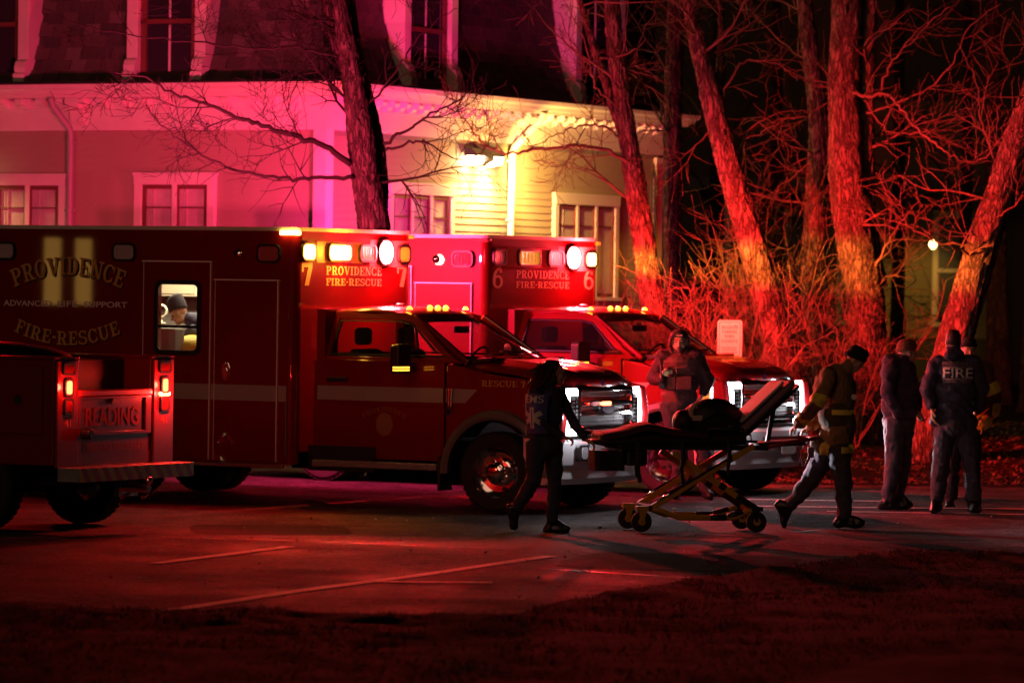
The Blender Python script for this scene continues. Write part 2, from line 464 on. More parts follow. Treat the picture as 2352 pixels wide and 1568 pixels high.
# ---------------------------------------------------------------- the corner house
HO = Vector((-2.401, 54.0, 0))
house = tag(empty('house', HO, -YAW), 'old clapboard house with slate mansard roof and bracketed cream cornice behind the ambulances', 'house')
M_clap = mat('clapboard_paint', (0.36, 0.29, 0.21), rough=0.7, var=0.12, vscale=2, bump=0.15, bscale=30)
M_core = mat('house_core', (0.25, 0.22, 0.17), rough=0.8)
M_trim = mat('house_trim', (0.68, 0.63, 0.55), rough=0.55, var=0.06, vscale=3)
M_slates = [mat('slate%d' % i, c, rough=.75, var=.3, vscale=5, bump=.5, bscale=25) for i, c in enumerate(((.07, .055, .05), (.095, .07, .06), (.055, .048, .045), (.14, .11, .10)))]
M_gut = mat('gutter_dark', (.05, .045, .04), rough=.6)
M_sash = mat('sash_brown', (0.16, 0.05, 0.04), rough=0.5)
M_glass = mat('window_glass', (0.03, 0.03, 0.035), rough=0.04, spec=0.8)
M_curt = mat('curtain', (0.62, 0.52, 0.48), rough=0.9, var=.15, vscale=4)
M_pipe = mat('downspout_grey', (0.30, 0.28, 0.28), rough=0.45)
W_, D_ = 8.0, 9.6
b = MB(); b.box((-W_, .03, 0), (-.03, D_ - .03, 4.7))
wall = b.build('wall', M_core, house)
# boards: one shared wedge, one object each
bm_ = MB(); bm_.add([(0, 0, 0), (1, 0, 0), (1, -.022, 0), (0, -.022, 0), (0, 0, .108), (1, 0, .108), (1, -.006, .108), (0, -.006, .108)],
                    [(0, 3, 2, 1), (4, 5, 6, 7), (0, 1, 5, 4), (1, 2, 6, 5), (2, 3, 7, 6), (3, 0, 4, 7)])
board_me = bm_.mesh('clapboard', M_clap)
def boards(facade, z0, z1, pitch, a, bnd, holes):
    n = int((z1 - z0) / pitch)
    for i in range(n):
        z = z0 + i * pitch
        cuts = [a, bnd]
        for h0, h1, hz0, hz1 in holes:
            if hz0 - .09 < z < hz1: cuts += [h0, h1]
        cuts.sort()
        for k in range(0, len(cuts), 2):
            c0, c1 = cuts[k] + .002, cuts[k + 1] - .002
            if c1 - c0 < .05: continue
            zz = z + rg.uniform(-.003, .003)
            if facade == 'L':
                M = Matrix.Translation((c0, .028, zz)) @ Matrix.Scale(c1 - c0, 4, (1, 0, 0))
            else:
                M = Matrix.Translation((-.028, c0, zz)) @ Matrix.Rotation(R(90), 4, 'Z') @ Matrix.Scale(c1 - c0, 4, (1, 0, 0))
            inst('clapboard', board_me, wall, M)
boards('L', 1.5, 4.27, .0955, -5.9, -.16, [(-2.855, -1.621, 2.1, 3.65), (-5.15, -3.915, 2.1, 3.64)])
boards('R', 1.5, 4.23, .0955, .16, 9.42, [(1.585, 3.34, 2.1, 3.6), (6.23, 8.21, 2.1, 3.57)])
b = MB()
b.box((-.155, -.035, 0), (.035, .02, 4.27)); b.box((-.02, .022, 0), (.035, .155, 4.265))
b.build('corner_board', M_trim, house, bevel=.004)
b = MB(); b.box((-.02, 9.42, 0), (.035, 9.63, 4.2)); b.build('corner_board', M_trim, house, bevel=.004)
def ring(prof, name, m, par, inset=0.0, smooth=False):
    b = MB()
    b.rings([[(-W_ - o, -o, z), (o, -o, z), (o, D_ + o, z), (-W_ - o, D_ + o, z)] for o, z in prof], cap=False)
    return b.build(name, m, par, smooth=smooth)
corn = ring([(.0, 4.24), (.05, 4.245), (.055, 4.50), (.075, 4.51), (.08, 4.66), (.30, 4.665), (.31, 4.70), (.36, 4.705), (.38, 4.75), (.43, 4.78), (.44, 4.83), (.25, 4.835)], 'cornice', M_trim, house)
ring([(.43, 4.832), (.40, 4.86), (.1, 4.865)], 'gutter', M_gut, house)
# brackets under the soffit
bk = MB(); bk.prism([(.075, 0), (.25, 0), (.27, -.035), (.25, -.08), (.17, -.085), (.15, -.12), (.09, -.145), (.075, -.14)], lambda u, v, t: (t, -u, v), -.055, .055)
bk_me = bk.mesh('bracket', M_trim)
for i in range(20):
    x = -.40 - .3185 * i
    inst('bracket', bk_me, corn, Matrix.Translation((x, 0, 4.663)))
for i in range(30):
    y = .42 + .315 * i
    if y > 9.5: break
    inst('bracket', bk_me, corn, Matrix.Translation((0, y, 4.663)) @ Matrix.Rotation(R(90), 4, 'Z'))
big = MB(); big.prism([(.058, 0), (.26, 0), (.28, -.06), (.24, -.14), (.15, -.17), (.12, -.3), (.06, -.36)], lambda u, v, t: (t, -u, v), -.10, .10)
big_me = big.mesh('large_bracket', M_trim)
inst('large_bracket', big_me, corn, Matrix.Translation((-3.70, -.004, 4.662)))
inst('large_bracket', big_me, corn, Matrix.Translation((.004, 5.12, 4.662)) @ Matrix.Rotation(R(90), 4, 'Z'))
# mansard
MANS = [(.12, 4.86), (.02, 5.02), (-.08, 5.25), (-.18, 5.65), (-.25, 6.1), (-.31, 7.1), (-.34, 7.6)]
def mo(z):
    for (o0, z0), (o1, z1) in zip(MANS, MANS[1:]):
        if z <= z1: return o0 + (o1 - o0) * (z - z0) / (z1 - z0)
    return MANS[-1][0]
roof = ring([(o - .02, z) for o, z in MANS] + [(-2, 8.0)], 'roof', M_slates[2], house)
sl_me = []
for m in M_slates:
    q = MB(); q.box((-.118, -.012, 0), (.118, .004, .2)); sl_me.append(q.mesh('slate', m))
dormL = [(-3.02, -1.66), (-5.9, -4.40)]
dormR = [(1.72, 3.32), (6.58, 8.3)]
cand = []
for row in range(9):
    z = 4.87 + .155 * row; o = mo(z + .08); dz = .16; do = mo(z + .16) - mo(z)
    tilt = math.atan2(-do, dz)
    x = -5.6 + (.12 if row % 2 else 0)
    while x < -.02 + o - .1:
        if not any(a < x < c for a, c in dormL):
            cand.append(('L', x, z, mo(z), tilt))
        x += .242
    y = .1 - o + (.12 if row % 2 else 0)
    while y < D_ + o - .08:
        if not any(a < y < c for a, c in dormR):
            cand.append(('R', y, z, mo(z), tilt))
        y += .242
cand.sort(key=lambda c: (c[0] == 'R', c[1] if c[0] == 'R' else 0))
rest = [MB() for _ in M_slates]
for i, (fc, u, z, o, tilt) in enumerate(cand):
    k = rg.choice((0, 0, 1, 1, 2, 2, 3)) if fc == 'L' else rg.choice((0, 1, 2, 0, 1))
    jx = rg.uniform(-.004, .004); tl = tilt + .05
    if fc == 'L': M = Matrix.Translation((u + jx, -o, z + rg.uniform(-.006, .006))) @ Matrix.Rotation(-tl, 4, 'X')
    else: M = Matrix.Translation((o, u + jx, z + rg.uniform(-.006, .006))) @ Matrix.Rotation(R(90), 4, 'Z') @ Matrix.Rotation(-tl, 4, 'X')
    if i < 290: inst('slate', sl_me[k], roof, M)
    else: rest[k].box((-.118, -.012, 0), (.118, .004, .2), M)
for k, q in enumerate(rest):
    if q.v: tag(q.build('slates', M_slates[k], roof), kind='stuff')
# dormers
def dormer(fc, a, c):
    """a..c: outer edges of the two trim posts along the facade"""
    if fc == 'L': mp = lambda u, d, z: (u, -d, z)
    else: mp = lambda u, d, z: (d, u, z)
    dm = MB()
    zb = 4.88
    dm.add([mp(a + .1, -1.2, zb), mp(c - .1, -1.2, zb), mp(c - .1, -.02, zb), mp(a + .1, -.02, zb), mp(a + .1, -1.2, 7.0), mp(c - .1, -1.2, 7.0), mp(c - .1, -.02, 7.0), mp(a + .1, -.02, 7.0)],
           [(0, 3, 2, 1), (4, 5, 6, 7), (0, 1, 5, 4), (1, 2, 6, 5), (2, 3, 7, 6), (3, 0, 4, 7)])
    d = dm.build('dormer', M_core, house)
    post = [(-.5, zb), (.20, zb), (.21, zb + .11), (.17, zb + .12), (.18, zb + .2), (.15, zb + .27), (.10, zb + .30), (.10, 6.9), (-.5, 6.9)]
    for u0 in (a, c - .17):
        q = MB(); q.prism(post, lambda u, v, t: mp(t, u, v), u0, u0 + .17); q.build('dormer_post', M_trim, d, bevel=.006)
    q = MB(); q.prism([(-.5, 6.9), (.25, 6.9), (.25, 7.0), (-.5, 7.05)], lambda u, v, t: mp(t, u, v), a - .15, c + .15); q.build('dormer_cap', M_trim, d)
    w0, w1 = a + .17, c - .17
    q = MB()
    for (u0, u1, z0, z1) in ((w0, w0 + .09, zb, 6.9), (w1 - .09, w1, zb, 6.9), (w0, w1, zb, zb + .12), (w0, w1, 5.62, 5.68)):
        q.prism([(u0, z0), (u1, z0), (u1, z1), (u0, z1)], lambda u, v, t: mp(u, t, v), -.02, .03)
    q.build('window_frame', M_sash, d)
    q = MB(); um = (w0 + w1) / 2
    for (u0, u1, z0, z1) in ((um - .015, um + .015, zb + .1, 5.6), (um - .015, um + .015, 5.7, 6.8)):
        q.prism([(u0, z0), (u1, z0), (u1, z1), (u0, z1)], lambda u, v, t: mp(u, t, v), -.015, .012)
    q.build('muntin', M_trim, d)
    for z0, z1 in ((zb + .12, 5.62), (5.68, 6.85)):
        for u0, u1 in ((w0 + .09, um - .015), (um + .015, w1 - .09)):
            q = MB(); q.add([mp(u0, .004, z0), mp(u1, .004, z0), mp(u1, .004, z1), mp(u0, .004, z1)], [(0, 1, 2, 3)]); q.build('pane', M_glass, d)
dormer('L', -2.96, -1.75); dormer('L', -5.75, -4.50)
dormer('R', 1.82, 3.25); dormer('R', 6.68, 8.2)
# first-floor windows
def window(fc, u0, u1, z0, z1, n):
    if fc == 'L': mp = lambda u, v, d: (u, -d, v)
    else: mp = lambda u, v, d: (d, u, v)
    q = MB(); t = .115
    def bar(u0, u1, z0, z1, d0, d1, q): q.prism([(u0, z0), (u1, z0), (u1, z1), (u0, z1)], lambda u, v, s: mp(u, v, s), d0, d1)
    bar(u0 - .02, u1 + .02, z1, z1 + .045, -.01, .06, q)
    bar(u0, u1, z1 - t, z1, -.02, .060, q); bar(u0, u0 + t, z0, z1 - t, -.02, .044, q); bar(u1 - t, u1, z0, z1 - t, -.02, .044, q); bar(u0 - .04, u1 + .04, z0 - .05, z0, -.02, .09, q)
    w = q.build('window', M_trim, house, bevel=.004)
    q = MB(); bar(u0 + t, u1 - t, z0, z1 - t, -.026, -.014, q); q.build('curtain', M_curt, w)
    a, c = u0 + t, u1 - t; sw = (c - a) / n
    for i in range(n):
        s0, s1 = a + i * sw, a + (i + 1) * sw
        q = MB(); f = .055
        bar(s0 + .012, s0 + f, z0, z1 - t, -.012, .024, q); bar(s1 - f, s1 - .012, z0, z1 - t, -.012, .024, q)
        bar(s0 + f, s1 - f, z1 - t - f, z1 - t, -.012, .023, q); bar(s0 + f, s1 - f, z0, z0 + f, -.012, .023, q); bar(s0 + f, s1 - f, z1 - .42, z1 - .40, -.010, .018, q)
        q.build('sash', M_sash, w)
        q = MB(); q.add([mp(s0 + f, z0 + f, .012), mp(s1 - f, z0 + f, .012), mp(s1 - f, z1 - t - f, .012), mp(s0 + f, z1 - t - f, .012)], [(0, 1, 2, 3)])
        q.build('pane', M_wglass, w)
        if i:
            q = MB(); bar(s0 - .035, s0 + .035, z0, z1 - t, -.011, .04, q); q.build('mullion', M_trim, w)
        k = MB(); cc = (s0 + f, s0 + .36 * (s1 - s0))
        for j in range(6):
            ca = cc[0] + (cc[1] - cc[0]) * j / 6; cb = ca + (cc[1] - cc[0]) / 8
            bar(ca, cb, z0, z1 - t, -.013, -.004 + .008 * (j % 2), k)
        k.build('drape', M_curt, w)
M_wglass = mat('clear_glass', (.2, .2, .2), rough=.03, trans=.0, alpha=.14, spec=.7)
window('L', -2.855, -1.621, 2.15, 3.655, 2); window('L', -5.15, -3.92, 2.15, 3.64, 2)
window('R', 1.585, 3.34, 2.15, 3.59, 3); window('R', 6.23, 8.21, 2.15, 3.565, 3)
q = MB(); q.tube([(-3.98, -.34, 4.66), (-3.97, -.30, 4.55), (-3.84, -.10, 4.27), (-3.83, -.075, 4.2), (-3.83, -.075, .3)], .047, 10)
for z in (4.1, 3.2, 2.2): q.cbox((-3.83, -.06, z), (.13, .07, .03))
q.build('downspout', M_pipe, house, smooth=True, auto=40)
q = MB(); q.tube([(.34, 5.27, 4.66), (.30, 5.22, 4.55), (.10, 4.90, 4.2), (.075, 4.86, 4.1), (.075, 4.86, .3)], .05, 10)
for z in (4.0, 3.2, 2.2): q.cbox((.06, 4.86, z), (.07, .13, .03))
q.build('downspout', M_trim, house, smooth=True, auto=40)
q = MB(); q.tube([(.06, 9.25, 4.1), (.07, 9.30, 3.9), (.06, 9.32, 3.2), (.05, 9.31, 1.5)], .02, 6); q.tube([(.06, 9.25, 4.0), (.08, 9.15, 3.8), (.06, 9.2, 3.4)], .015, 6); q.build('conduit', M_gut, house)
# twin flood lamp on the gable side
M_hous = mat('lamp_housing', (.03, .03, .03), rough=.5)
M_lens = glow('flood_lens', (1, .80, .42), 45)
fl = tag(empty('wall_floodlight', HO + Matrix.Rotation(-YAW, 3, 'Z') @ Vector((.03, 3.95, 4.0)), -YAW), 'lit twin floodlight with dark housing fixed high on the clapboard wall', 'wall lamp')
q = MB(); q.prism([(0, .2), (.05, .2), (.24, .02), (.24, -.02), (.1, -.1), (0, -.1)], lambda u, v, t: (u, t, v), -.12, .06); q.build('housing', M_hous, fl, bevel=.01)
for y0, y1 in ((.07, .42), (-.36, -.13)):
    q = MB(); q.prism([(0, .14), (.1, .14), (.20, .06), (.20, .03), (0, .03)], lambda u, v, t: (u, t, v), y0, y1); q.build('hood', M_hous, fl)
    q = MB(); q.prism([(.03, .03), (.19, .03), (.17, -.06), (.03, -.09)], lambda u, v, t: (u, t, v), y0 + .01, y1 - .01); q.build('lens', M_lens, fl)
lamp('flood_light', 'SPOT', (.24, .2, -.1), 330, (1, .66, .22), fl, aim=(.05, .25, -1), size=.08, spot=150, blend=.9)
lamp('flood_light', 'SPOT', (.24, -.22, -.1), 240, (1, .66, .22), fl, aim=(.15, -.1, -1), size=.08, spot=150, blend=.9)
lamp('flood_light', 'POINT', (.70, -.05, -.12), 105, (1, .52, .11), fl, size=.12)  # added point hung clear of the fixture to brighten the wall
lamp('flood_light', 'SPOT', (.55, .4, -.10), 800, (1, .54, .12), fl, aim=(-.18, 1, -.05), size=.1, spot=110, blend=.9)  # added spot off the fixture, washing light along the wall
fl2 = tag(empty('wall_lantern', HO + Matrix.Rotation(-YAW, 3, 'Z') @ Vector((-5.55, -.03, 3.75)), -YAW), 'small lit wall lantern beside the window at the left end of the house', 'wall lamp')
q = MB(); q.prism([(0, .1), (.05, .1), (.16, .02), (.16, -.01), (0, -.02)], lambda u, v, t: (t, -u, v), -.1, .1); q.build('housing', M_hous, fl2)
q = MB(); q.prism([(.02, -.02), (.14, -.015), (.1, -.12), (.02, -.14)], lambda u, v, t: (t, -u, v), -.085, .085); q.build('lens', M_lens, fl2)
lamp('lantern_light', 'SPOT', (0, -.25, -.12), 90, (1, .62, .22), fl2, aim=(.1, 0, -1), size=.06, spot=165, blend=.8)

# ---------------------------------------------------------------- the house far behind the trees
b2 = at(2130, 600, 92)
farh = tag(empty('background_house', (b2.x, b2.y, .3), R(-10)), 'distant dark clapboard house with a lit porch window beyond the trees', 'house')
M_fclap = mat('far_wall_unlit', (.055, .042, .022), rough=.8)  # darkness of the unlit wall is put into its colour
fboard_me = board_me.copy(); fboard_me.materials.clear(); fboard_me.materials.append(mat('far_board_lit', (.14, .105, .05), rough=.8))  # paler copy for the boards within the porch light
q = MB(); q.box((-6, .03, 0), (9, 8, 9)); fw = q.build('wall', M_fclap, farh)
for i in range(34):
    z = 1.0 + i * .15
    inst('clapboard', fboard_me, fw, Matrix.Translation((-1.2, .03, z)) @ Matrix.Scale(2.6, 4, (1, 0, 0)) @ Matrix.Scale(1.5, 4, (0, 0, 1)) @ Matrix.Scale(1.6, 4, (0, 1, 0)))
for x0 in (-3.2, -1.95, .12, 2.6, 4.4):
    q = MB()
    for (u0, u1, z0, z1) in ((x0, x0 + .12, 1.3, 3.7), (x0 + .78, x0 + .9, 1.3, 3.7), (x0, x0 + .9, 3.6, 3.75), (x0 - .05, x0 + .95, 1.25, 1.33), (x0 + .1, x0 + .8, 2.42, 2.5)):
        q.box((u0, -.06, z0), (u1, .02, z1))
    wd = q.build('window', mat('far_trim', (.5, .42, .3), rough=.7), farh)
    for z0, z1 in ((1.33, 2.42), (2.5, 3.6)):
        p_ = MB(); p_.add([(x0 + .12, -.03, z0), (x0 + .78, -.03, z0), (x0 + .78, -.03, z1), (x0 + .12, -.03, z1)], [(0, 1, 2, 3)]); p_.build('pane', mat('far_pane', (.02, .02, .02), rough=.5), wd)
for x0 in (-4.2, 1.5):
    q = MB(); q.box((x0, -1.9, 0), (x0 + .16, -1.74, 4.1)); q.build('porch_post', mat('far_trim', (.5, .42, .3)), farh)
q = MB(); q.box((-5, -2.1, 4.1), (2, 0, 4.35)); q.build('porch_roof', M_gut, farh)
pl = at(2143, 562, 90.2)
pln = tag(empty('porch_lamp', pl), 'small glowing porch lamp on the distant house', 'lamp')
q = MB(); q.ball((0, 0, 0), (.075, .075, .09)); q.build('globe', glow('porch_globe', (1, .66, .2), 14), pln)
q = MB(); q.cyl((0, 0, .1), (0, .6, .35), .02); q.cyl((0, 0, .12), (0, 0, .18), .07, .03); q.build('arm', M_hous, pln)
lamp('porch_light', 'SPOT', (-.1, -.1, .1), 170, (1, .55, .10), pln, aim=(.05, 1, -.75), size=.1, spot=78, blend=.8)
# ================================================================ ambulances (x forward, y to the vehicle's left, origin under the front axle)
M_red = mat('ambulance_red', (0.20, 0.005, 0.007), rough=0.42, coat=1.0, var=0.06, vscale=1.5, spec=.15)
M_alu = mat('aluminium', (0.72, 0.72, 0.72), rough=0.28, metal=1.0)
M_dtrim = mat('door_trim_painted_shine', (.9, .86, .84), rough=.3)  # aluminium trim as pale paint; its reflected shine is in the colour
M_chrome = mat('chrome', (0.8, 0.8, 0.8), rough=0.09, metal=1.0)
M_tread = mat('tread_plate', (0.35, 0.35, 0.35), rough=0.4, metal=.8, bump=1, bscale=60)
M_blk = mat('black_plastic', (0.018, 0.018, 0.018), rough=0.45)
M_tyre = mat('tyre_rubber', (0.02, 0.02, 0.02), rough=0.8, bump=.3, bscale=80)
M_under = mat('underbody', (0.015, 0.014, 0.014), rough=0.8)
M_stripe = mat('stripe_white', (0.36, 0.32, 0.31), rough=0.5)
M_gold = mat('gold_leaf', (0.66, 0.41, 0.09), rough=0.42)
M_goldF = mat('gold_film', (0.85, 0.58, 0.30), rough=0.45)
M_shadow = mat('letter_shadow', (0.02, 0.008, 0.008), rough=0.5)
M_als = mat('silver_letters', (0.85, 0.78, 0.78), rough=0.5)
M_bumper = mat('bumper_silver', (0.72, 0.72, 0.74), rough=0.32, metal=.35)
M_cabglass = mat('cab_glass', (0.02, 0.02, 0.022), rough=0.03, alpha=.34, spec=.7)
M_seat = mat('seat_dark', (0.02, 0.018, 0.018), rough=0.8)
M_clear = mat('clear_lens', (0.55, 0.52, 0.54), rough=0.15, bump=.8, bscale=160, stretch=(1, 1, .2))
M_redlens = mat('red_lens', (0.5, 0.10, 0.11), rough=0.15, bump=.8, bscale=160, stretch=(1, 1, .2))
M_amblens = mat('amber_lens', (0.8, 0.42, 0.03), rough=0.15, bump=.8, bscale=150, emit=(1, .55, .05), estr=.35)
M_amber_on = glow('amber_lit', (1, .42, .03), 7)
M_amber_hot = glow('amber_hot', (1, .55, .10), 22)
M_strobe = glow('strobe_lit', (1, .45, .42), 260)
M_white_on = glow('headlight_lit', (.93, .93, 1), 26)
M_marker = glow('marker_lit', (1, .30, .02), 6)
M_cream = mat('cabin_cream', (.78, .70, .52), rough=.5)
M_cabgrey = mat('cabin_grey', (.24, .22, .19), rough=.7)
M_cabdark = mat('cabin_dark', (.04, .04, .045), rough=.6)
M_yel = mat('bag_yellow', (.75, .62, .03), rough=.5, bump=.6, bscale=40)
M_blue = mat('star_blue', (.05, .12, .45), rough=.4)
def rrect(x0, x1, y0, y1, r, n=4):
    P = []
    for cx, cy, a in ((x1 - r, y1 - r, 0), (x0 + r, y1 - r, 90), (x0 + r, y0 + r, 180), (x1 - r, y0 + r, 270)):
        for k in range(n + 1):
            t = R(a + 90 * k / n); P.append((cx + r * math.cos(t), cy + r * math.sin(t)))
    return P
def frame_poly(b, outer, inner, mp, t0, t1):
    """a plate with a hole: outer and inner outlines of equal length"""
    n = len(outer)
    vs = [mp(*p, t0) for p in outer] + [mp(*p, t0) for p in inner] + [mp(*p, t1) for p in outer] + [mp(*p, t1) for p in inner]
    fs = []
    for k in range(n):
        j = (k + 1) % n
        fs += [(k, j, n + j, n + k), (2 * n + k, 3 * n + k, 3 * n + j, 2 * n + j), (k, 2 * n + k, 2 * n + j, j), (n + k, n + j, 3 * n + j, 3 * n + k)]
    b.add(vs, fs)
BX0, BX1, BH, BZ0, BZ1 = -6.6, -2.25, 1.2, .42, 2.86
def warning_light(par, mp, u, v, w, h, m, r=.045):
    q = MB(); frame_poly(q, rrect(u - w / 2 - .022, u + w / 2 + .022, v - h / 2 - .022, v + h / 2 + .022, r + .02), rrect(u - w / 2, u + w / 2, v - h / 2, v + h / 2, r), mp, 0, .035)
    lt = q.build('warning_light', M_blk, par)
    q = MB(); q.prism(rrect(u - w / 2, u + w / 2, v - h / 2, v + h / 2, r), mp, .002, .024)
    for k in range(1, 6):
        uu = u - w / 2 + w * k / 6
        q.prism([(uu - .006, v - h / 2 + .02), (uu + .006, v - h / 2 + .02), (uu + .006, v + h / 2 - .02), (uu - .006, v + h / 2 - .02)], mp, .024, .029)
    q.build('lens', m, lt)
    return lt
def wheel(par, c, out, dual=False):
    """c: centre of the tyre; out: -1 or +1, the side the rim faces"""
    w = MB(); d = Vector((0, out, 0)); c = Vector(c)
    w.lathe([(.27, -.12), (.37, -.125), (.396, -.10), (.402, -.05), (.402, .05), (.396, .10), (.37, .125), (.30, .12), (.27, .105)], c, d, 40)
    for k in range(40):
        a = 2 * math.pi * k / 40
        M = Matrix.Translation(c) @ Matrix.Rotation(a, 4, 'Y')
        for yy in (-.07, .0, .07): w.box((-.022, yy - .028, .400), (.022, yy + .028, .410), M)
    wh = w.build('wheel', M_tyre, par, smooth=True, auto=35)
    q = MB()
    q.lathe([(.272, .105), (.262, .118), (.25, .10), (.235, .06), (.20, .02), (.14, .01), (.135, .05), (.10, .055), (.095, .10), (.085, .14), (.06, .15), (.001, .152)], c, d, 40)
    for k in range(8):
        a = 2 * math.pi * (k + .5) / 8
        p = c + Vector((math.cos(a) * .115, 0, math.sin(a) * .115))
        q.cyl(p + d * .05, p + d * .085, .016, .013, 8)
    q.build('rim', M_chrome, wh, smooth=True, auto=30)
    for k in range(4):
        a = 2 * math.pi * (k + .25) / 4; q = MB()
        p = c + Vector((math.cos(a) * .185, 0, math.sin(a) * .185)); q.cyl(p + d * .028, p + d * .034, .026, n=12)
        q.build('rim_hole', M_blk, wh)
    return wh
def star_of_life(name, mp, s, m, par):
    b = MB()
    for j, a in enumerate((90, 150, 210)):
        ca, sa = math.cos(R(a)), math.sin(R(a)); w = s * .17
        q = [(s * ca - w * sa, s * sa + w * ca), (s * ca + w * sa, s * sa - w * ca), (-s * ca + w * sa, -s * sa - w * ca), (-s * ca - w * sa, -s * sa + w * ca)]
        b.add([mp(u, v, .0006 * j) for u, v in q], [(0, 1, 2, 3)])
    return b.build(name, m, par)
def ambulance(loc, yaw, num, label):
    A = tag(empty('ambulance', loc, -yaw), label, 'ambulance', 'ambulances parked beside the house')
    RS = lambda u, v, d: (u, -BH - d, v)              # right side of the module: u = x
    FR = lambda u, v, d: (BX1 + d, u, v)              # front of the module: u = y
    lit = num == '7'
    # ---- module shell
    b = MB()
    hx0, hx1, hz0, hz1 = -3.93, -3.436, 1.569, 2.265
    t = .05
    for (x0, x1, z0, z1) in ((BX0 + .09, hx0, BZ0, BZ1 - .02), (hx1, BX1 - .09, BZ0, BZ1 - .02), (hx0, hx1, BZ0, hz0), (hx0, hx1, hz1, BZ1 - .02)):
        b.box((x0, -BH, z0), (x1, -BH + t, z1))
    b.box((BX0 + .09, BH - t, BZ0), (BX1 - .09, BH, BZ1 - .02))
    b.box((BX1 - t, -BH + .09, .55), (BX1, BH - .09, BZ1 - .02)); b.box((BX0, -BH + .09, BZ0), (BX0 + t, BH - .09, BZ1 - .02))
    b.box((BX0 + .06, -BH + .06, .70), (BX1 - .06, BH - .06, .74))
    b.build('module_body', M_red, A)
    b = MB(); b.prism(rrect(BX0 - .012, BX1 + .012, -BH - .012, BH + .012, .10, 6), lambda u, v, s: (u, v, s), BZ1 - .028, BZ1 + .012)
    b.build('roof', mat('module_roof', (.75, .72, .66), rough=.5), A)
    for x, sx in ((BX1 - .09, 1), (BX0 + .09, -1)):
        for y, sy in ((-BH + .09, -1), (BH - .09, 1)):
            b = MB(); P = [(x, y)] + [(x + sx * .095 * math.cos(R(a)), y + sy * .095 * math.sin(R(a))) for a in range(0, 91, 10)]
            b.prism(P, lambda u, v, s: (u, v, s), BZ0, BZ1 - .03); b.build('corner_post', M_red, A, smooth=True, auto=50)
    b = MB(); b.box((BX0, -BH - .03, .375), (BX1 - .12, -BH + .01, .418)); b.box((BX0, BH - .01, .375), (BX1 - .12, BH + .03, .418)); b.build('rub_rail', M_alu, A, bevel=.006)
    # ---- entry door with its window, compartment door
    mp = lambda u, v, s: RS(u, v, s)
    b = MB(); frame_poly(b, [(-4.112, .435), (-3.279, .435), (-3.279, 2.495), (-4.112, 2.495)], [(hx0, hz0), (hx1, hz0), (hx1, hz1), (hx0, hz1)], mp, .002, .018)
    dr = b.build('side_door', M_red, A, bevel=.004)
    b = MB(); frame_poly(b, rrect(hx0 - .045, hx1 + .045, hz0 - .045, hz1 + .045, .08), rrect(hx0 + .005, hx1 - .005, hz0 + .005, hz1 - .005, .05), mp, .018, .030)
    b.box((hx0, -BH - .012, 1.806), (hx1, -BH + .01, 1.836)); b.build('window_frame', M_blk, dr)
    for z0, z1 in ((hz0, 1.806), (1.836, hz1)):
        b = MB(); b.add([RS(hx0, z0, -.005), RS(hx1, z0, -.005), RS(hx1, z1, -.005), RS(hx0, z1, -.005)], [(0, 1, 2, 3)]); b.build('pane', mat('cabin_pane', (.9, .9, .9), rough=.02, alpha=.12, spec=.5), dr)
    b = MB(); b.box((-4.13, -BH - .032, 2.497), (-3.262, -BH, 2.512)); b.box((-3.285, -BH - .026, .44), (-3.273, -BH - .002, 2.494)); b.box((-4.116, -BH - .022, .44), (-4.109, -BH - .002, 2.494)); b.build('door_trim', M_dtrim, dr)
    b = MB(); b.prism([(-3.222, .435), (-2.457, .435), (-2.457, 2.31), (-3.222, 2.31)], mp, .002, .018)
    cd = b.build('compartment_door', M_red, A, bevel=.004)
    b = MB(); b.box((-3.235, -BH - .032, 2.312), (-2.44, -BH, 2.326)); b.box((-2.462, -BH - .026, .44), (-2.451, -BH - .002, 2.309)); b.box((-3.226, -BH - .021, .44), (-3.22, -BH - .002, 2.309)); b.build('door_trim', M_dtrim, cd)
    for px_, zz in ((-3.079, 1.368), (-4.0, 1.40)):
        b = MB(); b.prism([(px_ + .055 * math.cos(R(a)), zz + .105 * math.sin(R(a))) for a in range(0, 360, 20)], mp, .018, .026)
        b.prism([(px_ + .038 * math.cos(R(a)), zz - .02 + .065 * math.sin(R(a))) for a in range(0, 360, 20)], mp, .026, .045); b.cyl(RS(px_, zz + .075, .026), RS(px_, zz + .075, .05), .017)
        b.build('latch', M_chrome, cd if px_ > -3.5 else dr, bevel=.006)
    b = MB(); b.box((BX1 - .10, -BH - .02, .5), (BX1 - .085, -BH + .03, 1.06)); b.build('corner_trim', mat('trim_grey', (.2, .17, .17), rough=.5), A)
    # ---- stripe
    for x0, x1, d in ((BX0 + .1, -4.118, .003), (-4.106, -3.29, .021), (-3.268, -3.23, .003), (-3.216, -2.466, .021), (-2.447, BX1 - .10, .003)):
        b = MB(); b.prism([(x0, 1.067), (x1, 1.067), (x1, 1.23), (x0, 1.23)], mp, d - .002, d + .002); b.build('stripe', M_stripe, A)
    # ---- lettering on the side
    def archw(Rr, sgn):
        def f(u, v, W):
            th = (u - W / 2) / Rr
            return (W / 2 + (Rr + sgn * v) * math.sin(th), sgn * ((Rr + sgn * v) * math.cos(th) - Rr))
        return f
    sh = lambda u, v, d: RS(-5.085 + u, 2.348 + v, .002 + d)
    lettering('lettering', 'PROVIDENCE', lambda u, v, d: RS(-5.085 + u + .022, 2.348 - .018 + v, .001 + d * .3), .19, M_shadow, A, warp=archw(1.75, 1), width=1.40)
    lettering('lettering', 'PROVIDENCE', lambda u, v, d: RS(-5.085 + u, 2.348 + v, .003 + d), .19, M_gold, A, warp=archw(1.75, 1), width=1.40)
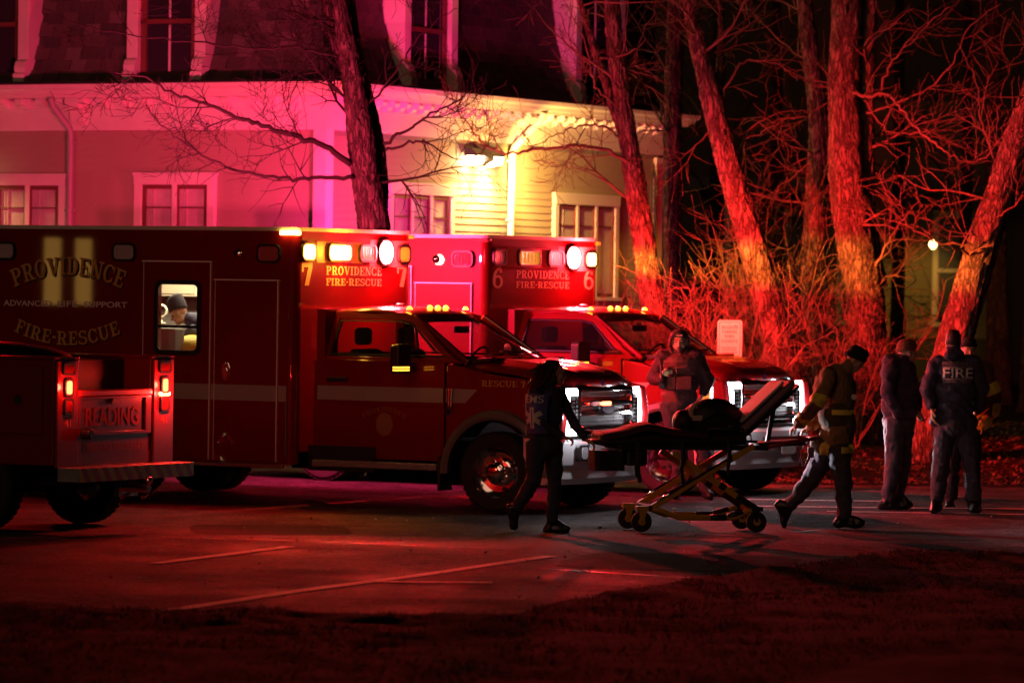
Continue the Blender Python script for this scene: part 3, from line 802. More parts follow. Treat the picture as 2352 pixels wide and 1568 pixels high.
    lettering('lettering', 'FIRE-RESCUE', lambda u, v, d: RS(-5.085 + u + .018, 1.60 - .014 + v, .001 + d * .3), .145, M_shadow, A, warp=archw(1.75, -1), width=1.40)
    lettering('lettering', 'FIRE-RESCUE', lambda u, v, d: RS(-5.085 + u, 1.60 + v, .003 + d), .145, M_gold, A, warp=archw(1.75, -1), width=1.40)
    for w_, c_, wd_ in (('ADVANCED', -5.60, .62), ('LIFE', -5.085, .26), ('SUPPORT', -4.60, .55)):
        print_text('lettering', w_, lambda u, v, d: RS(c_ + u, 2.007 + v, .003), .062, M_als, A, width=wd_, bold=.012)
    # ---- warning lights
    for x, m in ((-5.90, M_clear), (-4.366, M_clear), (-2.58, M_redlens)):
        warning_light(A, mp, x, 2.596, .25, .15, m)
    b = MB(); b.lathe([(.001, 0), (.045, 0), (.05, .012), (.03, .02), (.012, .03), (.001, .03)], RS(-2.955, 2.59, .0), (0, -1, 0), 16); b.build('side_horn', M_chrome, A, smooth=True)
    mf = lambda u, v, s: FR(u, v, s)
    M_lp = mat('light_panel_paint', (.55, .20, .19), rough=.35)
    b = MB(); b.prism([(-.80, 2.51), (.16, 2.51), (.16, 2.735), (-.80, 2.735)], mf, .001, .006); b.build('light_panel', M_lp, A)
    b = MB(); b.prism([(.30, 2.48), (1.14, 2.48), (1.14, 2.765), (.30, 2.765)], mf, .001, .006); b.build('light_panel', M_lp, A)  # pale panel widened round the strobe to carry its glare
    mfp = lambda u, v, s: FR(u, v, s + .006)
    seq = [(-.985, .24, M_amber_hot if lit else M_clear), (-.36, .44, M_amber_hot if lit else M_amblens), (.22, .30, M_clear), (.60, .34, M_strobe), (1.0, .22, M_amblens if lit else M_amber_hot)]
    for u, w, m in seq:
        if m is M_strobe: warning_light(A, mfp, u, 2.635, .28, .24, m, r=.115)  # lens enlarged and rounded; the strobe's glare is put into its shape
        else: warning_light(A, mfp if -.8 < u < 1.13 else mf, u, 2.62, w, .15, m)
    for sy in (-1, 1):
        b = MB(); b.prism(rrect(BX1 - .20, BX1 + .03, -.05, .05, .04), lambda u, v, s: (u, sy * (BH - .01) + v, s), 2.79, 2.832); b.build('corner_marker', (M_amber_hot if lit else M_redlens) if sy < 0 else M_amblens, A, bevel=.01)
    lettering('number', num, lambda u, v, d: FR(-.985 + u, 2.27 + v, .003 + d), .24, M_goldF, A, width=.22)
    lettering('number', num, lambda u, v, d: FR(1.0 + u, 2.27 + v, .003 + d), .24, M_goldF, A, width=.22)
    for dz, dm, dd in ((-.008, M_shadow, .001), (0, M_goldF, .003)):
        lettering('lettering', 'PROVIDENCE', lambda u, v, d: FR(u - .02 - dz, 2.385 + v + dz, dd + d * .3), .092, dm, A, width=1.16)
        lettering('lettering', 'FIRE-RESCUE', lambda u, v, d: FR(u - .02 - dz, 2.275 + v + dz, dd + d * .3), .075, dm, A, width=1.16)
    # ---- inside the module
    b = MB(); b.box((-6.4, .95, .75), (-2.35, 1.1, 2.8)); b.build('cabin_wall', M_cream, A)
    b = MB(); b.box((-6.2, .55, 2.13), (-2.5, .94, 2.75)); b.build('cabin_cabinet', M_cream, A, bevel=.01)
    b = MB()
    for x in (-5.9, -5.22, -4.54): b.box((x, .535, 2.16), (x + .62, .549, 2.42))
    b.build('cabinet_door', mat('cabinet_face', (.62, .55, .40), rough=.4), A)
    b = MB(); b.box((-6.0, .80, 1.25), (-3.6, .94, 2.08)); b.build('cabin_panel', M_cabgrey, A)
    b = MB(); b.box((-6.0, -.95, 2.76), (-2.4, .95, 2.8)); b.build('cabin_ceiling', M_cream, A)
    b = MB(); b.box((-5.0, -.98, .75), (-3.87, -.78, 1.80)); b.build('equipment_case', M_cabgrey, A, bevel=.02)
    b = MB(); b.ball((-3.88, -.62, 1.60), (.17, .22, .13), 16, 10); b.build('yellow_bag', M_yel, A, smooth=True)
    b = MB(); b.lathe([(.055, -.012), (.08, 0), (.055, .012), (.055, -.012)], (-4.62, -.1, 1.97), (.5, -1, .15), 20); b.tube([(-4.62, -.1, 1.90), (-4.6, -.1, 1.83), (-4.5, -.2, 1.84)], .014, 6); b.build('tubing', M_cream, A, smooth=True)
    if lit:
        b = MB(); b.box((-4.9, -.15, 2.735), (-3.2, .15, 2.757)); b.build('dome_light', glow('dome_lit', (1, .86, .6), 6), A)
        lamp('dome_light_source', 'AREA', (-4.2, -.15, 2.72), 60, (1, .82, .52), A, aim=(0, .1, -1), sx=1.6, sy=.5)
    # ---- chassis
    b = MB(); b.box((-6.5, -.5, .45), (.5, -.35, .66)); b.box((-6.5, .35, .45), (.5, .5, .66)); b.box((-2.2, -1.0, .36), (-1.4, -.52, .62)); b.box((-.15, -.75, .36), (.15, .75, .52)); b.cyl((-4.55, -.8, .4), (-4.55, .8, .4), .09); b.box((-3.3, .5, .3), (-2.3, 1.0, .62)); b.box((-5.9, -.9, .34), (-5.2, .9, .60)); b.box((-1.9, -.3, .28), (.2, .3, .6))
    b.build('chassis', M_under, A)
    for y, o in ((-.88, -1), (.88, 1)): wheel(A, (0, y, .41), o)
    for y, o in ((-1.0, -1), (1.0, 1)): wheel(A, (-4.55, y, .41), o); wheel(A, (-4.55, y - o * .29, .41), o)
    # ---- cab: lower body
    b = MB(); b.box((-2.16, -.97, .50), (-.62, .97, .58)); b.box((-2.16, -.97, .58), (-2.10, .97, 1.5)); b.box((-2.10, -.90, .60), (-.5, -.86, 1.45)); b.box((-2.10, .86, .60), (-.5, .90, 1.45)); b.box((-.62, -.86, .58), (-.5, .86, 1.42))
    b.build('cab_floor', M_red, A)
    for sy in (-1, 1):
        side = lambda u, v, s: (u, sy * s, v)
        b = MB()
        b.prism([(-2.12, .52), (-.66, .52), (-.60, .62), (-.60, 1.50), (-2.12, 1.52)], side, .90, .985)
        b.prism([(-2.12, 1.05), (-.60, 1.05), (-.60, 1.09), (-2.12, 1.09)], side, .985, .992)
        d = b.build('cab_door', M_red, A, bevel=.018, seg=3)
        b = MB(); b.prism([(-2.10, 1.095), (-.61, 1.095), (-.61, 1.245), (-2.10, 1.24)], side, .9855, .994); b.build('stripe', M_stripe, d)
        b = MB(); b.box((-1.98, min(sy * .985, sy * 1.03), 1.285), (-1.74, max(sy * .985, sy * 1.03), 1.33)); b.build('handle', M_chrome if 0 else M_blk, d, bevel=.015)
        # window frame (door top) and glass
        so = [(-2.10, 1.50), (-.42, 1.50), (-.62, 1.62), (-1.04, 1.955), (-1.22, 2.01), (-2.06, 2.01)]
        si = [(-2.00, 1.55), (-.60, 1.55), (-.74, 1.63), (-1.09, 1.90), (-1.24, 1.93), (-1.97, 1.93)]
        lean = lambda u, v, s: (u, sy * (s - (v - 1.5) * .42), v)
        b = MB(); frame_poly(b, so, si, lean, .90, .955); b.build('door_frame', M_red, d, bevel=.008)
        b = MB(); b.add([lean(u, v, .925) for u, v in si], [tuple(range(6))]); b.build('side_window', M_cabglass, d)
        b = MB(); frame_poly(b, [(u + (.012 if u < -1.5 else -.012 if u > -.9 else 0), v + (.010 if v < 1.6 else -.008)) for u, v in si], [(u + (.03 if u < -1.5 else -.03 if u > -.9 else 0), v + (.03 if v < 1.6 else -.022)) for u, v in si], lean, .93, .958); b.build('window_seal', M_blk, d)
        # fender with wheel arch
        arc = [(.55 * math.cos(R(a)), .41 + .55 * math.sin(R(a))) for a in range(168, 8, -8)]
        b = MB(); b.prism([(-.59, .52)] + [(max(p[0], -.59), p[1]) for p in arc] + [(.60, .50), (.74, .74), (.76, 1.0), (.72, 1.27), (.45, 1.335), (-.10, 1.40), (-.40, 1.47), (-.59, 1.495)], side, .86, .975)
        fe = b.build('fender', M_red, A, bevel=.02, seg=3)
        b = MB()
        P = []
        for k in range(17):
            a = R(186 - 186 * k / 16 - 3)
            P.append((math.cos(a), math.sin(a)))
        rg0 = []
        for ca, sa in P:
            rg0.append([(ca * r_, sy * y_, .41 + sa * r_) for r_, y_ in ((.53, .95), (.53, 1.035), (.56, 1.05), (.615, 1.03), (.635, .975))])
        b.rings(rg0, cap=True); b.build('wheel_flare', mat('flare_silver', (.15, .13, .13), rough=.35, coat=.3) if sy < 0 else M_red, fe, smooth=True, auto=40)
        b = MB(); b.rings([[(ca * .60, sy * y_, .41 + sa * .60) for y_ in (.45, .90)] for ca, sa in P], cap=False, closed=False); b.build('wheel_well', M_blk, fe)
        b = MB(); b.prism([(-.13, 1.085), (.3, 1.085), (.3, 1.16), (-.3, 1.16)], side, .975, .98) if 0 else b.prism([(-.585, 1.10), (-.36, 1.10), (-.22, 1.24), (-.585, 1.245)], side, .9755, .981); b.build('stripe', M_stripe, fe)
        b = MB(); b.cyl((-.53, sy * 1.0, 1.06), (-.53, sy * 1.0, 1.23), .03); b.cyl((-.53, sy * 1.0, 1.23), (-.53, sy * 1.0, 1.25), .036); b.tube([(-.53, sy * 1.0, 1.06), (-.53, sy * .99, 1.02), (-.56, sy * .96, .99)], .026, 8); b.build('fender_snorkel', M_chrome, fe, smooth=True, auto=40)  # small chrome intake cylinder beside the fender; gives no light
        b = MB(); b.box((-2.14, min(sy * .80, sy * 1.03), .40), (-.66, max(sy * .80, sy * 1.03), .475)); b.build('running_board', M_tread, A, bevel=.012)
        b = MB(); b.box((-.66, min(sy * .74, sy * 1.0), .20), (-.63, max(sy * .74, sy * 1.0), .55)); b.build('mud_flap', M_blk, A)
        # mirror
        b = MB(); b.prism(rrect(-.13, .13, 1.39, 1.69, .05), lambda u, v, s: (-1.02 + s, sy * (1.22 + u), v), -.02, .09)
        mi = b.build('mirror', M_blk, A, bevel=.02, seg=3)
        b = MB()
        for z in (1.44, 1.60): b.box((-1.0, min(sy * .93, sy * 1.12), z - .012), (-.96, max(sy * .93, sy * 1.12), z + .012))
        b.build('mirror_arm', M_blk, mi)
        for z in (1.425, 1.452):
            b = MB(); b.box((-.93, min(sy * 1.14, sy * 1.33), z - .008), (-.925, max(sy * 1.14, sy * 1.33), z + .008)); b.box((-1.0, sy * 1.345 - .006, z - .008), (-.93, sy * 1.345 + .012, z + .008)); b.build('mirror_marker', M_marker, mi)
    # ---- hood
    rows = []
    for x, zc, w in ((-.42, 1.555, .80), (-.15, 1.55, .82), (.2, 1.515, .82), (.5, 1.46, .81), (.66, 1.41, .80), (.735, 1.35, .78), (.75, 1.28, .77)):
        row = []
        for k in range(21):
            t_ = -1 + 2 * k / 20
            z = zc - .055 * abs(t_) ** 3 - (.05 if abs(t_) > .97 else 0)
            if .38 < abs(t_) < .75: z += .018 * math.sin((abs(t_) - .38) / .37 * math.pi)
            row.append((x - .10 * abs(t_) ** 2 * (1 if x > .4 else .5), t_ * w * 1.06, z))
        rows.append(row)
    b = MB(); b.rings(rows, cap=False, closed=False); hd = b.build('hood', M_red, A, smooth=True)
    md = hd.modifiers.new('solid', 'SOLIDIFY'); md.thickness = .03; md.offset = -1
    b = MB(); b.prism([(-.60, 1.46), (-.16, 1.535), (-.16, 1.56), (-.60, 1.53)], lambda u, v, s: (u, s, v), -.80, .80); b.build('cowl', M_blk, A)
    b = MB()
    for y0, y1 in ((-.62, -.05), (.10, .70)): b.tube([(-.33, y0, 1.575), (-.42, y1, 1.61)], .010, 6)
    b.build('wiper', M_blk, A)
    # ---- roof, pillars, windscreen
    rows = []
    for x, zc, hw in ((-2.14, 2.02, .70), (-2.0, 2.055, .74), (-1.6, 2.075, .76), (-1.25, 2.055, .75), (-1.10, 2.00, .73), (-1.03, 1.945, .715)):
        rows.append([(x - .07 * (k / 10 - 1) ** 2 * (1 if x > -1.4 else 0), (k / 10 - 1) * hw, zc - .05 * abs(k / 10 - 1) ** 4) for k in range(21)])
    b = MB(); b.rings(rows, cap=False, closed=False); rf = b.build('cab_roof', M_red, A, smooth=True)
    md = rf.modifiers.new('solid', 'SOLIDIFY'); md.thickness = .04; md.offset = -1
    wt = [(-1.045 - .07 * (k / 5 - 1) ** 2, (k / 5 - 1) * .70, 1.945 - .03 * abs(k / 5 - 1) ** 4) for k in range(11)]
    wb = [(-.22 - .20 * (k / 5 - 1) ** 2, (k / 5 - 1) * .80, 1.555) for k in range(11)]
    b = MB(); b.rings([wb, wt], cap=False, closed=False); b.build('windscreen', M_cabglass, A, smooth=True)
    for sy in (-1, 1):
        b = MB(); b.beam((-.40, sy * .845, 1.50), (-1.10, sy * .725, 1.965), .07, .07, up=(0, 1, 0)); b.build('pillar', M_red, A, bevel=.015)
        b = MB(); b.box((-2.14, min(sy * .69, sy * .95), 1.48), (-2.04, max(sy * .69, sy * .80), 2.03)); b.build('pillar', M_red, A)
    b = MB(); b.box((-2.15, -.90, 1.45), (-2.12, .90, 1.58)); b.box((-2.15, -.7, 1.95), (-2.12, .7, 2.03)); b.build('cab_back', M_red, A)
    for y in (-.60, -.17, 0, .17, .60):
        b = MB(); b.lathe([(.001, .036), (.018, .032), (.03, .012), (.036, 0)], (-1.24, y, 2.05 - .03 * (y / .75) ** 4), (0, 0, 1), 12); b.build('roof_marker', M_marker, A, smooth=True)
    b = MB(); b.lathe([(.05, 0), (.05, .02), (.02, .03), (.012, .03)], (-1.55, -.25, 2.07), (0, 0, 1), 12); b.build('antenna_base', M_blk, A)
    # ---- cab inside
    for y in (-.45, .45):
        b = MB(); b.prism(rrect(-.26, .26, 0, .62, .08), lambda u, v, s: (-1.78 - v * .22 + s, y + u, 1.0 + v), 0, .14); b.box((-1.75, y - .25, .85), (-1.25, y + .25, 1.02)); b.prism(rrect(-.13, .13, .66, .84, .05), lambda u, v, s: (-1.92 + s, y + u, 1.0 + v), 0, .09); b.build('seat', M_seat, A, bevel=.03)
    b = MB(); b.box((-.80, -.84, 1.0), (-.45, .84, 1.50)); b.build('dashboard', M_seat, A, bevel=.05)
    b = MB(); b.lathe([(.19, -.014), (.205, 0), (.19, .014), (.175, 0), (.19, -.014)], (-1.0, .42, 1.48), (-.9, 0, .45), 24); b.beam((-1.0, .24, 1.48), (-1.0, .60, 1.48), .05, .03); b.beam((-1.0, .42, 1.48), (-.8, .42, 1.38), .06, .06); b.build('steering_wheel', M_seat, A)
    b = MB(); b.prism(rrect(-.13, .13, 1.80, 1.87, .03), lambda u, v, s: (-.95 + s, u, v), -.02, .02); b.build('rearview_mirror', M_seat, A)
    # ---- front: grille, lamps, bumper
    FP = lambda u, v, s: (.70 + s, u, v)
    b = MB(); b.prism([(-.60, .86), (.60, .86), (.62, 1.26), (-.62, 1.26)], FP, -.06, -.02); gr = b.build('grille', M_blk, A)
    b = MB(); frame_poly(b, rrect(-.62, .62, .84, 1.275, .04), rrect(-.57, .57, .885, 1.235, .03), FP, -.01, .055); b.build('grille_surround', M_chrome, gr, bevel=.008)
    for z0, z1 in ((.985, 1.035), (1.085, 1.135)):
        b = MB(); b.prism([(-.565, z0), (.565, z0), (.565, z1), (-.565, z1)], FP, -.015, .06); b.build('grille_bar', M_chrome, gr, bevel=.012)
    b = MB()
    for k in range(34):
        y = -.56 + .034 * k; b.box((.685, y - .004, .89), (.70, y + .004, 1.23))
    for k in range(9): b.box((.684, -.565, .90 + .04 * k), (.698, .565, .906 + .04 * k))
    b.build('grille_mesh', mat('grille_grey', (.10, .10, .10), rough=.4, metal=.6), gr)
    b = MB(); b.prism([(.15 * math.cos(R(a)), 1.06 + .062 * math.sin(R(a))) for a in range(0, 360, 15)], FP, .06, .075); bd = b.build('badge', M_chrome, gr)
    b = MB(); b.prism([(.135 * math.cos(R(a)), 1.06 + .05 * math.sin(R(a))) for a in range(0, 360, 15)], FP, .075, .079); b.build('badge_face', mat('badge_blue', (.01, .02, .09), rough=.2), bd)
    b = MB(); b.prism(rrect(-.36, -.20, 1.09, 1.13, .015), FP, .064, .08); b.build('grille_strobe', M_redlens, gr)
    b = MB(); b.prism(rrect(-.12, .06, 1.09, 1.13, .015), FP, .064, .08); b.build('grille_strobe', glow('grille_strobe_lit', (1, .10, .03), 16), gr)
    for sy in (-1, 1):
        # headlamp wraps round the corner of the fender
        def HL(u, v, s, sy=sy):                       # u: 0 at the grille .. 1 at the side
            return ((.72 + s) - .22 * max(0, u - .35) ** 1.6 * 1.6, sy * (.63 + .36 * u), v)
        def pane(us, z0, z1, s0, s1, q):
            q.rings([[HL(u, z0, s0), HL(u, z0, s1), HL(u, z1, s1), HL(u, z1, s0)] for u in us], cap=True)
        full = [k / 8 for k in range(9)]
        b = MB(); pane(full, .79, 1.275, -.10, .0, b); hl = b.build('headlight', M_blk, A)
        b = MB(); pane([.0, .2, .4, .6, .8, .97], 1.20, 1.268, .001, .02, b); pane([.42, .55, .66, .75, .88, .97], .86, 1.20, .001, .02, b); pane([.0, .2, .4, .6, .8, .97], .80, .86, .001, .02, b); b.build('lamp_ring', M_white_on, hl)
        b = MB(); pane([.30, .34, .38], .90, 1.16, .001, .014, b); b.build('low_beam', M_chrome, hl)
        b = MB()
        for k in range(7): pane([.04, .28], .895 + .04 * k, .91 + .04 * k, .0, .018, b)
        b.build('lamp_grid', M_chrome, hl)
        b = MB(); pane([.985, 1.0, 1.03], .90, 1.2, -.06, .012, b); b.build('turn_signal', M_amblens, hl)
        lamp('headlight_beam', 'SPOT', (.80, sy * .80, 1.0), 900 if lit else 1900, (.92, .88, .96), A, aim=(1, 0, -.10), size=.06, spot=60, blend=.85, scale=(1, .30, 1))
    BPs = [(-.80, .70), (-.55, .76), (0, .79), (.55, .76), (.80, .70), (.99, .58), (1.0, .45)]
    BP = [(-1.0, .45), (-.99, .58)] + BPs
    def bump_ring(y, x):
        return [(x - .12, y, .31), (x + .0, y, .30), (x + .035, y, .36), (x + .02, y, .47), (x + .06, y, .50), (x + .075, y, .60), (x + .06, y, .72), (x + .01, y, .765), (x - .12, y, .765)]
    b = MB(); b.rings([bump_ring(y, x) for y, x in BP]); bp = b.build('bumper', M_bumper, A, smooth=True, auto=25)
    b = MB(); b.rings([[(x + .03, y, .765), (x + .04, y, .79), (x - .1, y, .80), (x - .1, y, .766)] for y, x in BP]); b.build('bumper_cap', M_blk, bp)
    for sy in (-1, 1):
        b = MB(); b.prism(rrect(-.11, .11, .54, .70, .03), lambda u, v, s: (.80 + s, sy * .66 + u, v), .0, .045); b.build('fog_pocket', M_blk, bp)
        b = MB(); b.prism(rrect(-.05, .07, .56, .68, .025), lambda u, v, s: (.80 + s, sy * .66 + u, v), .046, .055); b.build('fog_lamp', M_clear, bp)
    b = MB(); b.prism(rrect(-.30, .30, .53, .66, .03), lambda u, v, s: (.84 + s, u, v), .0, .035); b.build('bumper_opening', M_blk, bp)
    b = MB(); b.prism(rrect(.05, .36, .46, .61, .015), lambda u, v, s: (.895 + s, u, v), .0, .006); b.build('number_plate', mat('plate_white', (.8, .8, .78), rough=.4), bp)
    # ---- lettering on the cab
    sid = lambda u0, v0, dd: (lambda u, v, d: (u0 + u, -.9755 - dd - d, v0 + v))
    lettering('lettering', 'RESCUE ' + num, sid(.08, 1.275, .004), .062, M_gold, A, width=.50)
    wp = lambda u, v, W: (W / 2 + (.42 + v) * math.sin((u - W / 2) / .42), (.42 + v) * math.cos((u - W / 2) / .42) - .42)
    dd_ = lambda u0, v0: (lambda u, v, d: (u0 + u, -.9865 - d, v0 + v))
    M_seal = mat('seal_gold', (.30, .13, .05), rough=.5)
    lettering('lettering', 'PROVIDENCE', dd_(-1.30, .99), .05, M_seal, A, width=.52, warp=wp)
    b = MB(); b.prism([(-1.30 + .10 * math.cos(R(a)), .86 + .12 * math.sin(R(a))) for a in range(0, 360, 20)], lambda u, v, s: (u, -s, v), .985, .9875)
    b.build('door_seal', M_seal, A)
    star_of_life('star_emblem', lambda u, v, d: (.752 + d + (1.33 - v) * .1, -.35 + u, 1.325 + v), .05, M_blue, A)
    return A
A7 = ambulance((.3123, 43.9948, 0), YAW, '7', 'red ambulance numbered 7 with a lit side window, nearest the camera')
A6 = ambulance((2.255, 48.12, 0), R(32.5), '6', 'red ambulance numbered 6 parked behind ambulance 7')
# ---- what the lit light heads throw
def fl_(A, name, loc, aim, e, col, spot=150, blend=.6, size=.06, scale=None):
    return lamp(name, 'SPOT', loc, e, col, A, aim=aim, size=size, spot=spot, blend=blend, scale=scale)
RED, AMB = (1, .002, .008), (1, .42, .03)
fl_(A7, 'front_strobe', (-2.15, .62, 2.62), (1, -.15, -.3), 1250, RED, 168, .3)
lamp('strobe_glow', 'POINT', (-2.10, .62, 2.64), 90, (1, .02, .04), A7, size=.09)
lamp('strobe_spill', 'POINT', (-2.16, .62, 2.64), 80, (1, .12, .12), A7, size=.05)  # added point close to the panel, whitening it like lens glare
lamp('amber_spill', 'POINT', (-2.17, -.36, 2.62), 26, (1, .34, .03), A7, size=.05)  # added points near the face for the glow round the amber heads
lamp('amber_spill', 'POINT', (-2.17, -.985, 2.62), 12, (1, .34, .03), A7, size=.05)
fl_(A7, 'front_amber', (-2.15, -.36, 2.62), (1, 0, -.2), 50, AMB, 160, .5)
lamp('amber_glow', 'POINT', (-2.10, -.36, 2.62), 26, (1, .30, .02), A7, size=.09)
fl_(A7, 'side_strobe', (-2.58, -1.28, 2.60), (.15, -1, -.80), 460, RED, 98, .9)
fl_(A7, 'side_strobe', (-5.9, -1.28, 2.60), (.0, -1, -.80), 300, RED, 98, .9)
fl_(A7, 'far_side_strobe', (-4.3, 1.30, 2.62), (-.1, 1, .18), 1400, (1, .03, .15), 165, .4)
fl_(A7, 'far_side_strobe', (-6.0, 1.30, 2.62), (.25, 1, .18), 1250, (1, .035, .13), 165, .4)
fl_(A7, 'far_side_scene_light', (-5.0, 1.30, 2.60), (.1, 1, .45), 60, (1, .6, .4), 165, .6)
fl_(A6, 'front_strobe', (-2.15, .62, 2.62), (1, -.05, -.35), 2300, RED, 150, .6)
lamp('strobe_glow', 'POINT', (-2.10, .62, 2.64), 90, (1, .02, .04), A6, size=.09)
lamp('strobe_spill', 'POINT', (-2.16, .70, 2.64), 80, (1, .12, .12), A6, size=.05)  # same added point, standing in for the other strobe's glare
fl_(A6, 'far_side_strobe', (-2.5, 1.30, 2.62), (.42, 1, -.02), 8500, (1, .022, .02), 124, .85, scale=(1, .42, 1))
fl_(A6, 'far_side_amber', (-2.4, 1.30, 2.62), (.12, 1, .0), 3000, (1, .56, .04), 104, .7, scale=(1, .065, 1))
fl_(A6, 'far_side_strobe', (-4.8, 1.30, 2.62), (-.75, 1, .2), 620, (1, .012, .42), 96, .8)
fl_(A6, 'far_side_scene_light', (-4.5, 1.30, 2.58), (-.7, 1, -.1), 150, (.7, .2, 1), 90, .9)
fl_(A6, 'far_side_strobe', (-4.6, 1.30, 2.62), (-2.47, 4.92, .35), 850, (1, .03, .05), 150, .6)
for A in (A7, A6):
    for sy in (-1, 1): lamp('headlight_spill', 'POINT', (.95, sy * .84, .98), 10, (.9, .88, .95), A, size=.04)
lamp('grille_strobe_glow', 'POINT', (.92, -.03, 1.11), 3.0, (1, .02, .01), A7, size=.03)
lamp('grille_strobe_glow', 'POINT', (.92, -.03, 1.11), 3.0, (1, .02, .01), A6, size=.03)
# ================================================================ bare trees and shrubs
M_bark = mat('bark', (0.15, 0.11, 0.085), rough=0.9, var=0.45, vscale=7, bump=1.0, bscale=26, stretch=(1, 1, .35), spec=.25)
M_barkd = mat('bark_unlit', (0.04, 0.028, 0.022), rough=0.9, var=0.4, vscale=7, bump=1.0, bscale=26, stretch=(1, 1, .35), spec=.2)  # bark of unlit trunks; their darkness is put into the colour
M_barkm = mat('bark_half_lit', (0.085, 0.055, 0.045), rough=0.9, var=0.4, vscale=7, bump=1.0, bscale=26, stretch=(1, 1, .35), spec=.2)  # forked tree's bark; its dim red light is put into the tone
def fissures(m, lo, scale=13.0):                      # plates of bark parted by dark cracks
    nt = m.node_tree; b_ = nt.nodes['Principled BSDF']; src = b_.inputs['Base Color'].links[0].from_socket
    tc = nt.nodes.new('ShaderNodeTexCoord'); mp = nt.nodes.new('ShaderNodeMapping'); mp.inputs['Scale'].default_value = (1, 1, .26); nt.links.new(tc.outputs['Object'], mp.inputs['Vector'])
    nz = nt.nodes.new('ShaderNodeTexNoise'); nz.inputs['Scale'].default_value = 7; nz.inputs['Detail'].default_value = 4; nt.links.new(mp.outputs[0], nz.inputs['Vector'])
    ad = nt.nodes.new('ShaderNodeVectorMath'); ad.operation = 'MULTIPLY_ADD'; ad.inputs[1].default_value = (.6, .6, .35); nt.links.new(nz.outputs['Color'], ad.inputs[0]); nt.links.new(mp.outputs[0], ad.inputs[2])
    vo = nt.nodes.new('ShaderNodeTexVoronoi'); vo.feature = 'DISTANCE_TO_EDGE'; vo.inputs['Scale'].default_value = scale; nt.links.new(ad.outputs[0], vo.inputs['Vector'])
    mr = nt.nodes.new('ShaderNodeMapRange'); mr.inputs['From Min'].default_value = .02; mr.inputs['From Max'].default_value = .22; mr.inputs['To Min'].default_value = lo; mr.inputs['To Max'].default_value = 1.25; nt.links.new(vo.outputs['Distance'], mr.inputs['Value'])
    mx = nt.nodes.new('ShaderNodeVectorMath'); mx.operation = 'SCALE'; nt.links.new(src, mx.inputs[0]); nt.links.new(mr.outputs[0], mx.inputs['Scale']); nt.links.new(mx.outputs[0], b_.inputs['Base Color'])
    bp = nt.nodes.new('ShaderNodeBump'); bp.inputs['Strength'].default_value = 1.0; bp.inputs['Distance'].default_value = .03; nt.links.new(mr.outputs[0], bp.inputs['Height'])
    old = b_.inputs['Normal'].links[0].from_socket; nt.links.new(old, bp.inputs['Normal']); nt.links.new(bp.outputs[0], b_.inputs['Normal'])
fissures(M_bark, .45, 10.0); fissures(M_barkd, .5, 10.0); fissures(M_barkm, .5, 10.0)
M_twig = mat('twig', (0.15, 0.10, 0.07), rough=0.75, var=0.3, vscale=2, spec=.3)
M_twigd = mat('twig_unlit', (0.022, 0.016, 0.013), rough=0.8, spec=.3)  # twigs left unlit, darkened in colour to read as silhouettes
def catmull(P, n):
    out = []
    for i in range(len(P) - 1):
        p0, p1, p2, p3 = P[max(i - 1, 0)], P[i], P[i + 1], P[min(i + 2, len(P) - 1)]
        for k in range(n):
            t = k / n
            out.append(0.5 * ((2 * p1) + (p2 - p0) * t + (2 * p0 - 5 * p1 + 4 * p2 - p3) * t * t + (3 * p1 - p0 - 3 * p2 + p3) * t ** 3))
    out.append(P[-1])
    return out
def pxline(pts, dist, dd=0.0):
    """image positions at a distance -> smooth centre line with radii"""
    P = [at(x, y, dist + dd * i / max(1, len(pts) - 1)).to_4d() for i, (x, y, w) in enumerate(pts)]
    for q, (x, y, w) in zip(P, pts): q.w = w * .90 / 2 / FPX * dist
    return P
def stem(b, P4, n=44, step=.03, amp=.034, rough=True):
    L = sum((P4[i + 1].to_3d() - P4[i].to_3d()).length for i in range(len(P4) - 1))
    m = max(2, int(L / step / (len(P4) - 1)))
    C = catmull(P4, m)
    pts = [c.to_3d() for c in C]; rad = [max(.004, c.w) for c in C]
    s0 = len(b.v)
    b.tube(pts, rad, n)
    if rough:
        sd = random.random() * 50
        for i, c in enumerate(pts):
            for k in range(n):
                v = Vector(b.v[s0 + i * n + k]); d = (v - c)
                if d.length < 1e-6: continue
                a = 2 * math.pi * k / n
                q = (math.cos(a) * 3.4 + sd, math.sin(a) * 3.4, c.z * 2.6 + sd + .5 * noise.noise((c.z * 3, a, sd)))
                rdg = .7 - 2.4 * max(0, .22 - abs(noise.noise(q))) / .22
                q2 = (math.cos(a) * 9 + sd, math.sin(a) * 9, c.z * 12)
                h = amp * (.32 * rdg + .55 * noise.noise(q2)) * min(1, rad[i] / .12)
                big = .06 * rad[i] * noise.noise((math.cos(a) + sd, math.sin(a), c.z * .9))
                b.v[s0 + i * n + k] = tuple(v + d.normalized() * (h + big))
    return pts, rad
def grow(b, rn, p, d, L, r, lvl, wig=.28, up=.05):
    n = 6 if L > .5 else 4
    pts, rad = [p.copy()], [r]
    d = d.normalized()
    kids = []
    for i in range(n):
        d = (d + Vector((rn.gauss(0, wig), rn.gauss(0, wig), rn.gauss(0, wig) + up)) * .6).normalized()
        p = p + d * (L / n); pts.append(p.copy()); rad.append(max(.0032, r * (1 - .75 * (i + 1) / n)))
        if lvl > 0 and i < n:
            for _ in range(1 + (rn.random() < .5)):
                if rn.random() < .75:
                    sd = Vector((rn.gauss(0, 1), rn.gauss(0, 1), rn.gauss(0, 1))); sd = (sd - d * sd.dot(d)).normalized()
                    kids.append((p.copy(), (d * .65 + sd * .75), L * rn.uniform(.35, .65), rad[-1] * .75))
    b.tube(pts, rad, 5 if r > .012 else 3, cap=False)
    for k in kids: grow(b, rn, *k, lvl - 1, wig, up)
